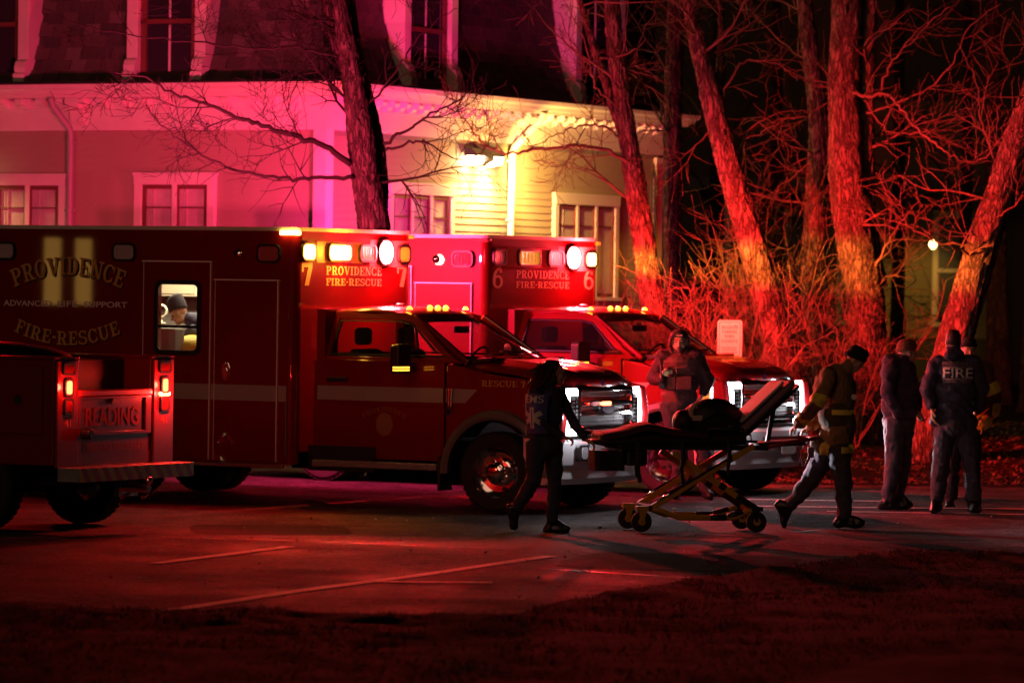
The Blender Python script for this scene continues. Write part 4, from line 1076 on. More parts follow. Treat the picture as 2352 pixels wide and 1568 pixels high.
def limb(b, pts, dist, rn, dd=0.0, twigs=10, tl=.7, lvl=1, end=.25, tr=.010):
    """a long hand-placed branch with twigs along it"""
    n = len(pts); P = []
    for i, (x, y) in enumerate(pts):
        q = at(x, y, dist + dd * i / (n - 1)); P.append(q)
    w0, w1 = pts_w[0] * .78, pts_w[1] * .8
    C = catmull(P, 6)
    rad = [max(.003, (w0 + (w1 - w0) * i / (len(C) - 1)) / 2 / FPX * dist) for i in range(len(C))]
    C = [c + Vector((rn.gauss(0, .012), rn.gauss(0, .012), rn.gauss(0, .012))) if 0 < i < len(C) - 1 else c for i, c in enumerate(C)]
    b.tube(C, rad, 7)
    for k in range(twigs):
        i = rn.randrange(2, len(C) - 1); t = (C[i + 1] - C[i - 1]).normalized()
        sd = Vector((rn.gauss(0, 1), rn.gauss(0, .7), rn.gauss(0, 1) + .1)); sd = (sd - t * sd.dot(t)).normalized()
        grow(b, rn, C[i].copy(), t * .7 + sd * .8, tl * rn.uniform(.5, 1.3), min(tr, rad[i] * .75), lvl)
pts_w = (10, 3)
def tree(label, dist, stems, limbs, seed, bark, twig, crown=(8, 1.6, 2), base_z=None, group=None):
    global pts_w
    rn = random.Random(seed)
    g = at(stems[0][0][0], stems[0][0][1], dist); gz = bank(g.x, g.y)
    T = tag(empty('tree', (g.x, g.y, gz)), label, 'tree', group or 'bare trees around the car park')
    off = Vector((g.x, g.y, gz))
    b = MB(); ends = []
    for si, s in enumerate(stems):
        P4 = pxline(s, dist + (.15 * si if si else 0))
        if si == 0:                                   # carry the trunk down into the ground, flaring
            p0 = P4[0].copy(); d0 = (P4[0] - P4[1]); k = (p0.z - gz + .15) / max(.05, -d0.z)
            if p0.z > gz - .1:
                q = p0 + d0 * k * .5; q.w = p0.w * 1.03; q2 = p0 + d0 * k; q2.w = p0.w * 1.35; P4 = [q2, q] + P4
        pts, rad = stem(b, P4)
        ends.append((pts, rad))
    b.v = [tuple(Vector(v) - off) for v in b.v]
    b.build('trunk', bark, T, smooth=True)
    b = MB()
    for l in limbs:
        pts_w = (l[0], l[1]); limb(b, l[2], dist + l[3], rn, l[4], twigs=max(4, int(l[5] * .48)), lvl=l[6] if len(l) > 6 else 1)
    for pts, rad in ends:                             # twigs from the upper part of each stem
        for k in range(crown[0]):
            i = rn.randrange(int(len(pts) * .45), len(pts))
            a = rn.uniform(0, 6.28); d = Vector((math.cos(a), math.sin(a), rn.uniform(.1, .9)))
            grow(b, rn, pts[i].copy(), d, crown[1] * rn.uniform(.6, 1.3), min(.022, rad[i] * .4), crown[2])
    b.v = [tuple(Vector(v) - off) for v in b.v]
    if b.v: b.build('crown', twig, T, smooth=True)
    return T
tree('forked tree in front of the pink house corner, rising behind ambulance 7', 50.2,
     [[(874, 720, 92), (858, 520, 80), (845, 430, 74), (832, 330, 70), (818, 230, 60), (800, 120, 50), (785, 30, 42), (775, -60, 38)],
      [(872, 520, 36), (876, 420, 34), (868, 330, 32), (848, 230, 26), (826, 130, 20), (812, 30, 15), (804, -60, 12)],
      [(822, 260, 44), (795, 160, 36), (765, 60, 30), (742, -60, 26)]],
     [(20, 4, [(806, 378), (745, 335), (690, 318), (600, 288), (540, 270), (470, 240), (400, 215), (330, 180), (255, 165)], -.1, -1.2, 26, 2),
      (13, 3, [(812, 407), (720, 408), (650, 410), (560, 395), (480, 365), (420, 325), (370, 285), (335, 240)], -.1, -.9, 20, 1),
      (9, 2, [(780, 130), (700, 112), (600, 110), (470, 100), (330, 85), (200, 60), (100, 20)], 0, -1.0, 18, 2),
      (11, 3, [(880, 330), (930, 300), (985, 268), (1040, 235), (1085, 205)], 0, -.5, 12, 2),
      (9, 2, [(884, 345), (950, 325), (985, 330), (1050, 365), (1110, 350)], 0, -.4, 10, 1),
      (8, 2, [(838, 250), (900, 180), (945, 110), (990, 60), (1050, 20)], 0, -.5, 12, 2)], 11, M_barkm, M_twigd, (4, 1.5, 2))
tree('slim reddish tree beside the right end of the house, lit by an amber beam', 54.0,
     [[(1508, 760, 64), (1490, 640, 60), (1472, 520, 56), (1458, 420, 52), (1440, 300, 46), (1426, 200, 42), (1412, 100, 42), (1405, 0, 40), (1400, -70, 38)],
      [(1445, 330, 30), (1415, 260, 26), (1385, 170, 22), (1355, 80, 18), (1325, -20, 14)]],
     [(12, 3, [(1446, 372), (1390, 345), (1330, 335), (1280, 337), (1220, 345), (1160, 350), (1120, 338), (1085, 300), (1055, 255), (1035, 215)], -.1, -1.0, 26, 2),
      (9, 2, [(1430, 320), (1385, 290), (1330, 290), (1270, 312), (1210, 345)], 0, -.5, 12, 1),
      (8, 2, [(1412, 240), (1370, 200), (1345, 140), (1310, 90), (1285, 30)], 0, -.5, 14, 2),
      (8, 2, [(1425, 180), (1455, 130), (1480, 70), (1510, 10)], 0, .4, 10, 2)], 12, M_bark, M_twig, (4, 1.2, 1))
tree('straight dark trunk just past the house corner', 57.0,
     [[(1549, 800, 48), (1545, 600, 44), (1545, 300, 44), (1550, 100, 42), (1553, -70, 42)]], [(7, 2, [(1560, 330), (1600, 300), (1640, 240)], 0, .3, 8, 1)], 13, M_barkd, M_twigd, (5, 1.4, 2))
tree('leaning tree with a bright amber patch right of the reserved parking sign', 54.6,
     [[(1812, 880, 82), (1775, 740, 74), (1738, 600, 70), (1700, 470, 64), (1668, 360, 60), (1640, 250, 54), (1615, 150, 46), (1592, 50, 38), (1575, -70, 34)],
      [(1640, 240, 22), (1652, 160, 18), (1655, 60, 14), (1650, -60, 12)]],
     [(8, 2, [(1655, 230), (1700, 150), (1750, 140), (1800, 155), (1830, 185)], 0, .4, 16, 1), (8, 2, [(1612, 140), (1660, 110), (1720, 60), (1790, 20)], 0, .5, 14, 1),
      (6, 2, [(1680, 400), (1720, 300), (1790, 260), (1860, 258)], .2, .5, 12, 1), (6, 2, [(1650, 280), (1590, 340), (1560, 370)], 0, -.3, 8, 1)], 14, M_bark, M_twig, (4, 1.2, 1))
tree('slim upright tree between the leaning tree and the broad trunk', 57.5,
     [[(1898, 900, 56), (1884, 790, 58), (1868, 680, 58), (1872, 560, 60), (1878, 430, 58), (1882, 330, 54), (1875, 230, 48), (1862, 130, 42), (1850, 20, 38), (1840, -70, 36)]],
     [(7, 2, [(1875, 280), (1820, 270), (1760, 300), (1710, 320)], 0, .3, 14, 1), (7, 2, [(1862, 150), (1800, 100), (1740, 40), (1690, 0)], 0, .3, 14, 1), (5, 2, [(1885, 350), (1830, 400), (1790, 430), (1770, 480)], 0, -.2, 10, 1)], 15, M_bark, M_twig, (4, 1.2, 1))
tree('broad rough-barked tree behind the man pulling the stretcher', 55.6,
     [[(2000, 1000, 112), (1995, 850, 102), (1988, 700, 98), (1972, 600, 95), (1955, 500, 92), (1943, 400, 88), (1942, 300, 84), (1938, 200, 80), (1942, 100, 78), (1948, -70, 74)],
      [(2020, 660, 40), (2000, 560, 44), (1990, 470, 44), (1987, 380, 46), (1988, 250, 44), (1994, 100, 40), (2000, -60, 36)]],
     [(12, 4, [(1960, 210), (1990, 225), (2030, 215), (2070, 250), (2100, 290), (2150, 330), (2190, 360), (2232, 374), (2275, 352)], -.35, -.6, 20, 1),
      (9, 3, [(2020, 222), (2040, 160), (2070, 120), (2130, 60), (2180, 15)], -.4, -.5, 12, 1), (9, 2, [(1985, 120), (2040, 60), (2100, 20)], 0, -.3, 10, 1),
      (10, 2, [(2012, 612), (2036, 562), (2070, 508), (2112, 460)], -.2, -.3, 10, 1), (7, 2, [(1985, 230), (2040, 300), (2110, 305), (2150, 300)], -.2, -.3, 12, 1),
      (8, 2, [(1990, 260), (2100, 220), (2180, 160), (2230, 60), (2300, 10)], -.2, -.5, 14, 1), (6, 2, [(2010, 660), (2040, 635), (2065, 632)], -.1, -.2, 8, 1)], 16, M_bark, M_twig, (4, 1.3, 1))
tree('thick tree leaning to the right behind the man in the fire department jacket', 53.6,
     [[(2128, 1000, 112), (2165, 880, 92), (2198, 760, 88), (2235, 640, 84), (2268, 530, 78), (2300, 430, 72), (2335, 320, 66), (2370, 220, 60), (2400, 100, 55), (2420, -50, 50)]],
     [(8, 2, [(2250, 560), (2190, 562), (2130, 545), (2080, 510), (2040, 480)], -.1, -.3, 16, 1), (6, 2, [(2255, 545), (2180, 530), (2120, 500)], -.1, -.3, 10, 1), (7, 2, [(2310, 400), (2270, 340), (2250, 260), (2240, 180), (2200, 100)], 0, .4, 16, 1),
      (6, 2, [(2320, 400), (2290, 320), (2300, 220), (2330, 130)], 0, .3, 12, 1), (5, 2, [(2290, 500), (2330, 470), (2352, 440)], -.2, -.2, 6, 1)], 17, M_bark, M_twig, (3, 1.1, 1))
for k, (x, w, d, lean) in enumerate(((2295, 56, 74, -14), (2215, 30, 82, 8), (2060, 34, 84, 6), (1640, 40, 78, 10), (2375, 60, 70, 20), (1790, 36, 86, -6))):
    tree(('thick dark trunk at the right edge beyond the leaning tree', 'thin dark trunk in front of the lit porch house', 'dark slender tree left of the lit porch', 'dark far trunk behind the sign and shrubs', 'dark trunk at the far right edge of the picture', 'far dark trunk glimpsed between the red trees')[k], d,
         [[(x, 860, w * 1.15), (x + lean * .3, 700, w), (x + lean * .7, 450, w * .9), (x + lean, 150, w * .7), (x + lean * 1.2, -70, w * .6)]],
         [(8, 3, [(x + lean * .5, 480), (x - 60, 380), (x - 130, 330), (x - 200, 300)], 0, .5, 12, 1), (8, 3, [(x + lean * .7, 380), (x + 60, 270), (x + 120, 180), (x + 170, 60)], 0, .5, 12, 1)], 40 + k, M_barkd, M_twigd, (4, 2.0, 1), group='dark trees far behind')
# ---- shrubs
def shrub(label, px, py, dist, n, hgt, spread, seed, lean=(0, 0), lvl=2):
    rn = random.Random(seed)
    g = at(px, py, dist); gz = bank(g.x, g.y)
    S = tag(empty('shrub', (g.x, g.y, gz)), label, 'shrub', 'leafless shrubs among the trees')
    b = MB(); c = MB()
    for k in range(n):
        a = rn.uniform(0, 6.28); t = rn.random() ** .6 * spread
        d = Vector((math.cos(a) * t + lean[0], math.sin(a) * t * .7 + lean[1], 1)).normalized()
        p = Vector((rn.gauss(0, .12), rn.gauss(0, .12), -.05)); L = hgt * rn.uniform(.65, 1.1); r = rn.uniform(.007, .015)
        pts, rad = [p.copy()], [r]
        for i in range(9):
            d = (d + Vector((rn.gauss(0, .10), rn.gauss(0, .10), rn.gauss(0, .07) - .012))).normalized()
            p = p + d * L / 9; pts.append(p.copy()); rad.append(max(.005, r * (1 - .7 * (i + 1) / 9)))
            if i > 1:
                for _ in range(1 + (rn.random() < .45)):
                    sd = Vector((rn.gauss(0, 1), rn.gauss(0, 1), rn.gauss(0, 1))); sd = (sd - d * sd.dot(d)).normalized()
                    grow(c, rn, p.copy(), d * .7 + sd * .75, L * rn.uniform(.14, .32), max(.005, rad[-1] * .75), lvl - 1 if rn.random() < .4 else 0, wig=.2, up=.03)
        b.tube(pts, rad, 5, cap=False)
    b.build('stem', M_twig, S, smooth=True); c.build('twig_mass', M_twig, S, smooth=True)
shrub('wide leafless shrub glowing red and yellow left of the reserved parking sign', 1610, 900, 53.6, 60, 2.3, .66, 61, (-.12, 0))
shrub('tall leafless shrub between the two leaning trunks', 1790, 960, 55.8, 40, 3.1, .45, 62, (.02, 0))
shrub('low leafless shrub left of the broad rough-barked tree', 1940, 960, 54.6, 26, 2.1, .5, 63, (-.05, 0))
shrub('small leafless shrub behind the hood of ambulance 6', 1700, 960, 54.2, 16, 1.2, .7, 64)

# ---------------------------------------------------------------- reserved parking sign
sp = at(1676, 778, 52.8)
S = tag(empty('parking_sign', (sp.x, sp.y, bank(sp.x, sp.y)), R(-8)), 'small white reserved parking sign on a post behind ambulance 6', 'sign')
b = MB(); b.box((-.02, .005, 0), (.02, .035, sp.z + .1)); b.build('post', M_pipe, S)
zc = sp.z - bank(sp.x, sp.y)
FS = lambda u, v, d: (u, -d, zc + v)
M_sign = mat('sign_amber_tint', (.82, .70, .48), rough=.5)  # white plate with the amber light's tint put into its colour
M_sgreen = mat('sign_print', (.10, .07, .02), rough=.5)
M_sred = mat('sign_red_print', (.55, .06, .04), rough=.5)
b = MB(); b.prism(rrect(-.1525, .1525, -.23, .23, .03), FS, 0, .004); b.build('sign_plate', M_sign, S)
b = MB(); frame_poly(b, rrect(-.132, .132, -.21, .21, .025), rrect(-.1265, .1265, -.2045, .2045, .022), FS, .0042, .006); b.build('border_line', M_sgreen, S)
for t_, z in (('RESERVED', .125), ('PARKING', .07), ('NOBEL', .013), ('LAUREATE', -.045)):
    lettering('lettering', t_, lambda u, v, d: FS(u, z + v, .0055 + d * .3), .036, M_sgreen, S, width=.2 if len(t_) > 7 else .185 if len(t_) > 5 else .125, gap=.14)
b = MB()
for j, z in enumerate((-.115, -.142, -.172)):
    rn = random.Random(j); x = -.095
    while x < .085:
        w = rn.uniform(.012, .034); b.add([FS(x, z, .0055), FS(x + w, z, .0055), FS(x + w, z + .010, .0055), FS(x, z + .010, .0055)], [(0, 1, 2, 3)]); x += w + .008
tag(b.build('small_print', M_sred, S), kind='stuff')
for z in (.19, -.195):
    b = MB(); b.cyl(FS(0, z, .004), FS(0, z, .010), .008, n=8); b.build('bolt', M_pipe, S)
# ================================================================ service truck at the left edge (rear at x = 0, x forward, y to its left = towards the camera)
_l = Vector((math.sin(YAW), math.cos(YAW), 0))
TK = tag(empty('utility_truck', Vector((-3.79236, 38.81717, 0)) + _l * .31, math.pi - YAW), 'dark red utility pickup with a chevron rear bumper, cut off by the left edge', 'truck')
M_tred = mat('truck_red', (0.19, 0.006, 0.008), rough=0.3, coat=.5, var=.08, vscale=2)
M_chevY = mat('chevron_yellow', (.9, .50, .03), rough=.4)
M_chevR = mat('chevron_red', (.7, .03, .01), rough=.4)
M_tail = glow('tail_lit', (1, .10, .03), 10, (.5, .05, .03))
M_tailhot = glow('tail_hot', (1, .30, .08), 30, (.5, .1, .03))
M_tailoff = mat('tail_off', (.25, .02, .02), rough=.12)
b = MB(); b.box((.0, .62, .62), (2.7, .97, 1.58)); b.box((.0, -.97, .62), (2.7, -.62, 1.58)); b.box((.02, -.62, .62), (2.7, .62, .76)); b.box((2.66, -.62, .76), (2.7, .62, 1.5))
b.build('service_body', M_tred, TK, bevel=.015)
for s in (1, -1):
    b = MB(); b.box((-.02, min(s * .60, s * .985), 1.575), (2.7, max(s * .60, s * .985), 1.60)); b.build('side_lid', M_tred, TK, bevel=.008)
    for x0, x1, z0, z1 in ((.12, .62, .9, 1.52), (.66, 1.36, 1.12, 1.52), (1.4, 2.6, .7, 1.52)):
        b = MB(); b.box((x0, min(s * .972, s * .99), z0), (x1, max(s * .972, s * .99), z1)); d = b.build('side_compartment_door', M_tred, TK, bevel=.006)
        b = MB(); b.cyl(((x0 + x1) / 2, s * .99, (z0 + z1) / 2), ((x0 + x1) / 2, s * 1.005, (z0 + z1) / 2), .05, .045, 16); b.build('latch', M_chrome, d)
BK = lambda u, v, s: (-s, -u, v)                       # rear face: u to the right as seen from behind
for u in (-.795, .795):
    b = MB(); b.prism([(u - .172, .60), (u + .172, .60), (u + .172, 1.572), (u - .172, 1.572)], BK, .001, .03); ps = b.build('rear_post', M_tred, TK, bevel=.012)
    for z, w, h, m in ((1.49, .16, .075, M_tailoff), (1.325, .10, .12, M_tail), (1.155, .11, .11, M_tailoff)):
        q = MB(); frame_poly(q, rrect(u - w / 2 - .018, u + w / 2 + .018, z - h / 2 - .018, z + h / 2 + .018, .03), rrect(u - w / 2, u + w / 2, z - h / 2, z + h / 2, .025), BK, .03, .05); bz = q.build('lamp_bezel', M_blk, ps)
        q = MB(); q.prism(rrect(u - w / 2, u + w / 2, z - h / 2, z + h / 2, .025), BK, .03, .044)
        for k in range(7): q.prism([(u - w / 2 + .012, z - h / 2 + h * (k + .6) / 8), (u + w / 2 - .012, z - h / 2 + h * (k + .6) / 8), (u + w / 2 - .012, z - h / 2 + h * (k + .9) / 8), (u - w / 2 + .012, z - h / 2 + h * (k + .9) / 8)], BK, .044, .047)
        q.build('lens', m, bz)
    print_text('reflective_number', '41', lambda x, v, d: BK(u + x, .97 + v, .033), .085, mat('number_tape', (.55, .16, .12), rough=.5), ps, bold=.01)
q = MB(); q.prism(rrect(.715, .88, 1.228, 1.262, .015), BK, .031, .046); q.build('strobe_bar', M_tailhot, TK)
# tailgate
b = MB(); b.prism([(-.60, .68), (.60, .68), (.60, 1.26), (-.60, 1.26)], BK, -.05, .0); tg = b.build('tailgate', M_tred, TK, bevel=.01)
b = MB(); b.prism([(-.60, 1.235), (.60, 1.235), (.60, 1.30), (-.60, 1.30)], BK, -.06, .035); b.build('tailgate_rail', mat('rail_paint', (.5, .03, .03), rough=.35, coat=.5), tg, bevel=.015)
b = MB(); frame_poly(b, [(-.60, .885), (.60, .885), (.60, 1.235), (-.60, 1.235)], [(-.55, .915), (.50, .915), (.50, 1.215), (-.55, 1.215)], BK, .0, .02); b.build('tailgate_frame', M_tred, tg, bevel=.006)
print_text('embossed_lettering', 'READING', lambda x, v, d: BK(x - .03, .965 + v, .008), .17, mat('emboss_red', (.45, .05, .05), rough=.2, coat=.6), tg, width=.88, bold=.02)
b = MB(); b.prism([(-.08, 1.17), (.08, 1.17), (.06, 1.21), (-.06, 1.21)], BK, .005, .03); b.build('tailgate_handle', M_blk, tg)
b = MB(); b.prism([(-.62, .60), (.97, .60), (.97, .72), (-.62, .72)], BK, -.1, .004); b.build('rear_panel', M_tred, TK)
lettering('lettering', 'PROVIDENCE FIRE', lambda x, v, d: BK(x - .16, .735 + v, .003 + d * .4), .075, mat('tail_letters', (.40, .05, .04), rough=.4), TK, width=.66)
lettering('lettering', 'DEPART', lambda x, v, d: BK(x + .345, .735 + v, .003 + d * .4), .075, mat('tail_letters', (.40, .05, .04)), TK, width=.31)
b = MB(); b.cyl(BK(-.55, .90, .03), BK(-.55, .90, .13), .055, .05, 14); b.build('marker_knob', M_blk, TK, bevel=.01)
# bumper with chevrons
b = MB(); b.prism([(-.95, .48), (.95, .48), (.95, .61), (-.95, .61)], BK, .03, .27); bp = b.build('rear_bumper', M_tread, TK, bevel=.006)
for k in range(24):
    u0 = -1.02 + k * .0857; P = [(u0, .482), (u0 + .0857, .482), (u0 + .0857 + .09 * (-1), .608), (u0 - .09, .608)]
    P = [(max(-.948, min(.948, u)), v) for u, v in P]
    if max(p[0] for p in P) - min(p[0] for p in P) < .02: continue
    b = MB(); b.prism(P, BK, .2705, .274); b.build('chevron', M_chevY if k % 2 else M_chevR, bp)
b = MB(); b.cyl(BK(.05, .40, .1), BK(.05, .40, .36), .04); b.ball(BK(.05, .47, .36), .038); b.beam(BK(-.12, .36, .12), BK(.2, .36, .12), .05, .08); b.tube([BK(.18, .42, .2), BK(.2, .34, .24), BK(.12, .31, .25)], .02, 6); b.build('tow_hitch', M_chrome, TK, smooth=True, auto=40)
b = MB(); b.box((.2, -.45, .42), (4.6, -.32, .62)); b.box((.2, .32, .42), (4.6, .45, .62)); b.box((.3, -.16, .34), (.62, .16, .56)); b.cyl((.9, -.8, .4), (.9, .8, .4), .08); b.build('chassis', M_under, TK)
for y, o in ((-.84, -1), (.84, 1)): wheel(TK, (.88, y, .41), o)
for y, o in ((-.84, -1), (.84, 1)): wheel(TK, (4.5, y, .41), o)
b = MB(); b.box((.45, -.60, .78), (2.5, .60, 1.565)); b.ball((1.5, 0, 1.55), (1.0, .58, .17), 20, 8); b.build('bed_cover', M_blk, TK, smooth=True, auto=40)
P = [(2.78, .6), (5.6, .6), (5.65, 1.25), (4.7, 1.42), (4.1, 1.98), (3.9, 2.02), (3.0, 2.02), (2.82, 1.9)]
b = MB(); b.prism(P, lambda u, v, s: (u, s, v), -.93, .93); b.build('cab', M_tred, TK, bevel=.06, seg=3)
lamp('tail_glow', 'POINT', (-.16, -.80, 1.245), 24, (1, .02, .015), TK, size=.03)
b = MB(); b.box((.30, -.61, .77), (.34, .61, 1.56)); b.build('bed_dark_sheet', M_blk, TK)  # black sheet added across the bed, standing in for its dark interior
lamp('tail_glow', 'POINT', (-.14, .80, 1.325), 9.0, (1, .04, .02), TK, size=.03)
lamp('tail_glow', 'POINT', (-.14, -.80, 1.325), 9.0, (1, .04, .02), TK, size=.03)

# ================================================================ ambulance cot (x towards its head end, origin on the ground)
CT = tag(empty('stretcher', (1.7384, 40.4419, 0), R(12)), 'yellow-legged wheeled ambulance stretcher with raised backrest being pushed past the ambulances', 'stretcher')
M_cy = mat('cot_yellow', (.55, .31, .015), rough=.4, var=.08, vscale=6)
M_cb = mat('cot_black', (.02, .02, .022), rough=.4)
M_pad = mat('cot_pad', (.035, .015, .03), rough=.55, bump=.3, bscale=12)
M_sheet = mat('cot_sheet', (.52, .46, .50), rough=.75, bump=.5, bscale=10)
HW = .27
for s in (-1, 1):
    y = s * HW
    b = MB(); b.beam((-.46, y, .235), (.05, y, .545), .045, .055); b.beam((.05, y, .545), (.52, y, .82), .045, .055); b.build('leg', M_cy, CT, bevel=.008)
    b = MB(); b.beam((.56, y * .93, .215), (.04, y * .93, .55), .045, .055); b.beam((.04, y * .93, .55), (-.26, y * .93, .75), .045, .055); b.build('leg', M_cy, CT, bevel=.008)
    b = MB(); b.beam((.36, y * .935, .345), (.56, y * .935, .217), .052, .062); b.beam((.25, y * .935, .415), (.19, y * .935, .455), .052, .062); b.build('leg_sleeve', M_cb, CT, bevel=.006)
    b = MB(); b.tube([(-.42, y * 1.06, .29), (-.28, y * 1.06, .375), (.28, y * 1.06, .70)], [.012, .02, .012], 8); b.build('hydraulic_strut', M_chrome, CT, smooth=True)
    b = MB(); b.tube([(-.46, y, .225), (-.37, y, .20), (-.20, y, .138), (.34, y, .138), (.47, y, .20), (.57, y, .215)], .027, 8); ba = b.build('base_rail', M_cy, CT, smooth=True)
    b = MB(); b.tube([(.1, y, .139), (.26, y, .139)], .030, 8); b.tube([(.27, y, .15), (.42, y, .185)], .031, 8); b.build('reflective_band', M_cb, ba, smooth=True)
    for x in (-.565, .555):
        p = Vector((x, y, .075))
        w = MB(); w.lathe([(.03, -.02), (.085, -.022), (.098, -.014), (.100, 0), (.098, .014), (.085, .022), (.03, .02)], p + Vector((0, 0, .025)), (0, 1, 0), 24); wl = w.build('wheel', M_tyre, CT, smooth=True, auto=40)
        w = MB(); w.cyl(p + Vector((0, -.03, .025)), p + Vector((0, .03, .025)), .035, n=14); w.build('hub', M_cy, wl)
        w = MB()
        for k in (-1, 1): w.prism([(-.02, 0), (.02, 0), (.05 if x < 0 else -.05, .12), (-.03, .14)], lambda u, v, s_: (x + u, y + k * .032 + s_, .10 + v), -.005, .005)
        w.cbox((x, y, .225), (.11, .085, .045)); w.build('caster_fork', M_cy if x < 0 else M_cb, wl, bevel=.004)
    b = MB(); b.beam((-.80, y, .80), (.66, y, .80), .035, .05); b.beam((-.62, y * 1.06, .86), (.55, y * 1.06, .86), .025, .025); b.build('side_rail', M_cb, CT, bevel=.006)
    b = MB(); b.tube([(.05, y * 1.12, .84), (.06, y * 1.16, .98), (.40, y * 1.16, .98), (.42, y * 1.12, .84)], .012, 8); b.build('guard_rail', M_cb, CT, smooth=True)
for x, z in ((-.46, .23), (.56, .22)):
    b = MB(); b.beam((x, -HW, z), (x, HW, z), .06, .05); b.build('axle_beam', M_cb if x < 0 else M_cy, CT, bevel=.008)
b = MB(); b.beam((.045, -HW, .55), (.045, HW, .55), .05, .06); b.build('pivot_bar', M_cy, CT)
b = MB(); b.cyl((-.20, -.05, .135), (-.20, -.05, .21), .012, n=8); b.cyl((-.20, -.05, .21), (-.20, -.05, .216), .02, n=8); b.build('floor_pin', M_alu, CT)
b = MB()
for x in (-.95, -.5, 0, .5): b.beam((max(x, -.78), -HW, .79), (max(x, -.78), HW, .79), .05, .03)
b.build('cross_bar', M_cb, CT)
def blanket(x0, x1, y0, y1, zf, th, nx=26, ny=12):
    top = []; q = MB()
    rows = []
    for i in range(nx + 1):
        x = x0 + (x1 - x0) * i / nx; ring = []
        for j in range(ny + 1):
            y = y0 + (y1 - y0) * j / ny; e = 1 - abs(2 * j / ny - 1) ** 6
            ring.append((x, y, zf(x) + th * (.4 + .6 * e) + .012 * noise.noise((x * 6, y * 6, 1))))
        for j in range(ny, -1, -1): ring.append((x, y0 + (y1 - y0) * j / ny, zf(x)))
        rows.append(ring)
    q.rings(rows); return q
blanket(-.93, .45, -.27, .27, lambda x: .83 - .05 * sm((x + .3) / .4) * 0, .10).build('mattress', M_pad, CT, smooth=True)
def cover_z(x): return .925 + .085 * math.exp(-((x + .50) / .22) ** 2) + .03 * math.exp(-((x + .1) / .2) ** 2)
blanket(-.93, .10, -.29, .29, lambda x: cover_z(x) - .06, .07).build('blanket', mat('blanket_maroon', (.06, .012, .02), rough=.8, bump=.5, bscale=20), CT, smooth=True)
BM = Matrix.Translation((.44, 0, .93)) @ Matrix.Rotation(-R(43), 4, 'Y')
b = MB(); b.prism(rrect(-.02, .69, -.26, .26, .06), lambda u, v, s: tuple(BM @ Vector((u, v, s))), .0, .07); bkp = b.build('backrest', mat('backrest_cover', (.20, .13, .17), rough=.6, bump=.3, bscale=14), CT, bevel=.035, seg=3)
b = MB(); b.prism(rrect(.05, .62, -.235, .235, .06), lambda u, v, s: tuple(BM @ Vector((u, v, s + .014 * math.sin(u * 14)))), .075, .105); b.build('pillow_sheet', M_sheet, bkp, bevel=.015)
b = MB(); b.prism(rrect(.02, .71, -.24, .24, .04), lambda u, v, s: tuple(BM @ Vector((u, v, s))), -.035, -.012); b.build('backrest_shell', M_cb, bkp)
b = MB(); b.beam(BM @ Vector((.45, 0, -.03)), (.72, 0, .82), .04, .04); b.beam((.62, -.2, .82), (.62, .2, .82), .05, .05); b.build('backrest_prop', M_cb, bkp)
b = MB(); b.tube([(.62, -.25, .80), (.85, -.25, .85), (1.10, -.22, .885), (1.16, -.15, .89), (1.16, .15, .89), (1.10, .22, .885), (.85, .25, .85), (.62, .25, .80)], .018, 8); b.build('head_handle', mat('handle_red', (.25, .02, .02), rough=.35), CT, smooth=True)
b = MB(); b.prism(rrect(.64, 1.06, -.20, .20, .05), lambda u, v, s: (u, v, s + .06 * (u - .64)), .80, .85); b.build('head_section', M_pad, CT, bevel=.015)
b = MB(); b.tube([(-.80, -.25, .80), (-1.0, -.25, .845), (-1.03, -.2, .85), (-1.03, .2, .85), (-1.0, .25, .845), (-.80, .25, .80)], .017, 8); b.build('foot_handle', M_cb, CT, smooth=True)
b = MB(); b.prism(rrect(-.99, -.70, -.16, .16, .04), lambda u, v, s: (u, v, s), .57, .76); b.box((-.93, -.17, .60), (-.78, -.163, .7)); b.build('storage_pouch', M_cb, CT, bevel=.03, seg=3)
for x, z in ((-.60, .47), (-.62, .52), (-.18, .45), (.27, .55)):
    b = MB(); b.tube([(x, -.285, .85), (x + .006, -.30, .70), (x - .01, -.295, .6), (x + .01, -.29, z)], [.02, .022, .02, .024], 6); b.build('strap', M_cb, CT)
b = MB(); b.box((-.70, -.22, .62), (-.5, .22, .79)); b.build('battery_box', M_cb, CT, bevel=.02)
# bag lying on the cot
BG = tag(empty('equipment_bag', CT.matrix_basis @ Vector((.1, 0, .93)), R(12)), 'slumped black equipment bag lying on the stretcher', 'bag')
M_bag = mat('bag_black', (.015, .012, .015), rough=.55, bump=.5, bscale=16)
def lump(c, r, seed, am=.12):
    q = MB(); q.ball(c, r, 28, 18)
    q.v = [tuple(Vector(c) + (Vector(v) - Vector(c)) * (1 + am * noise.noise(((v[0] + seed) * 6, v[1] * 6, v[2] * 6)))) for v in q.v]
    return q
b = lump((.08, 0, .14), (.30, .22, .19), 3); b2_ = lump((.28, .0, .06), (.2, .2, .12), 5); b.add(b2_.v, b2_.f); b.build('bag_body', M_bag, BG, smooth=True)
b = lump((-.20, -.02, .10), (.12, .16, .12), 9); b.build('side_pocket', M_bag, BG, smooth=True)
b = MB(); b.tube([(-.16, -.14, .16), (-.17, -.16, .22), (-.13, -.16, .28), (-.11, -.15, .24)], [.025, .03, .02, .01], 8); b.box((-.16, -.19, .12), (-.06, -.165, .17)); b.build('reflective_flap', mat('flap_cream', (.6, .45, .4), rough=.5), BG, bevel=.006)
b = MB(); b.tube([(-.1, -.2, .1), (.05, -.24, .2), (.2, -.22, .18), (.3, -.18, .06)], .012, 6); b.build('carry_strap', M_cb, BG)
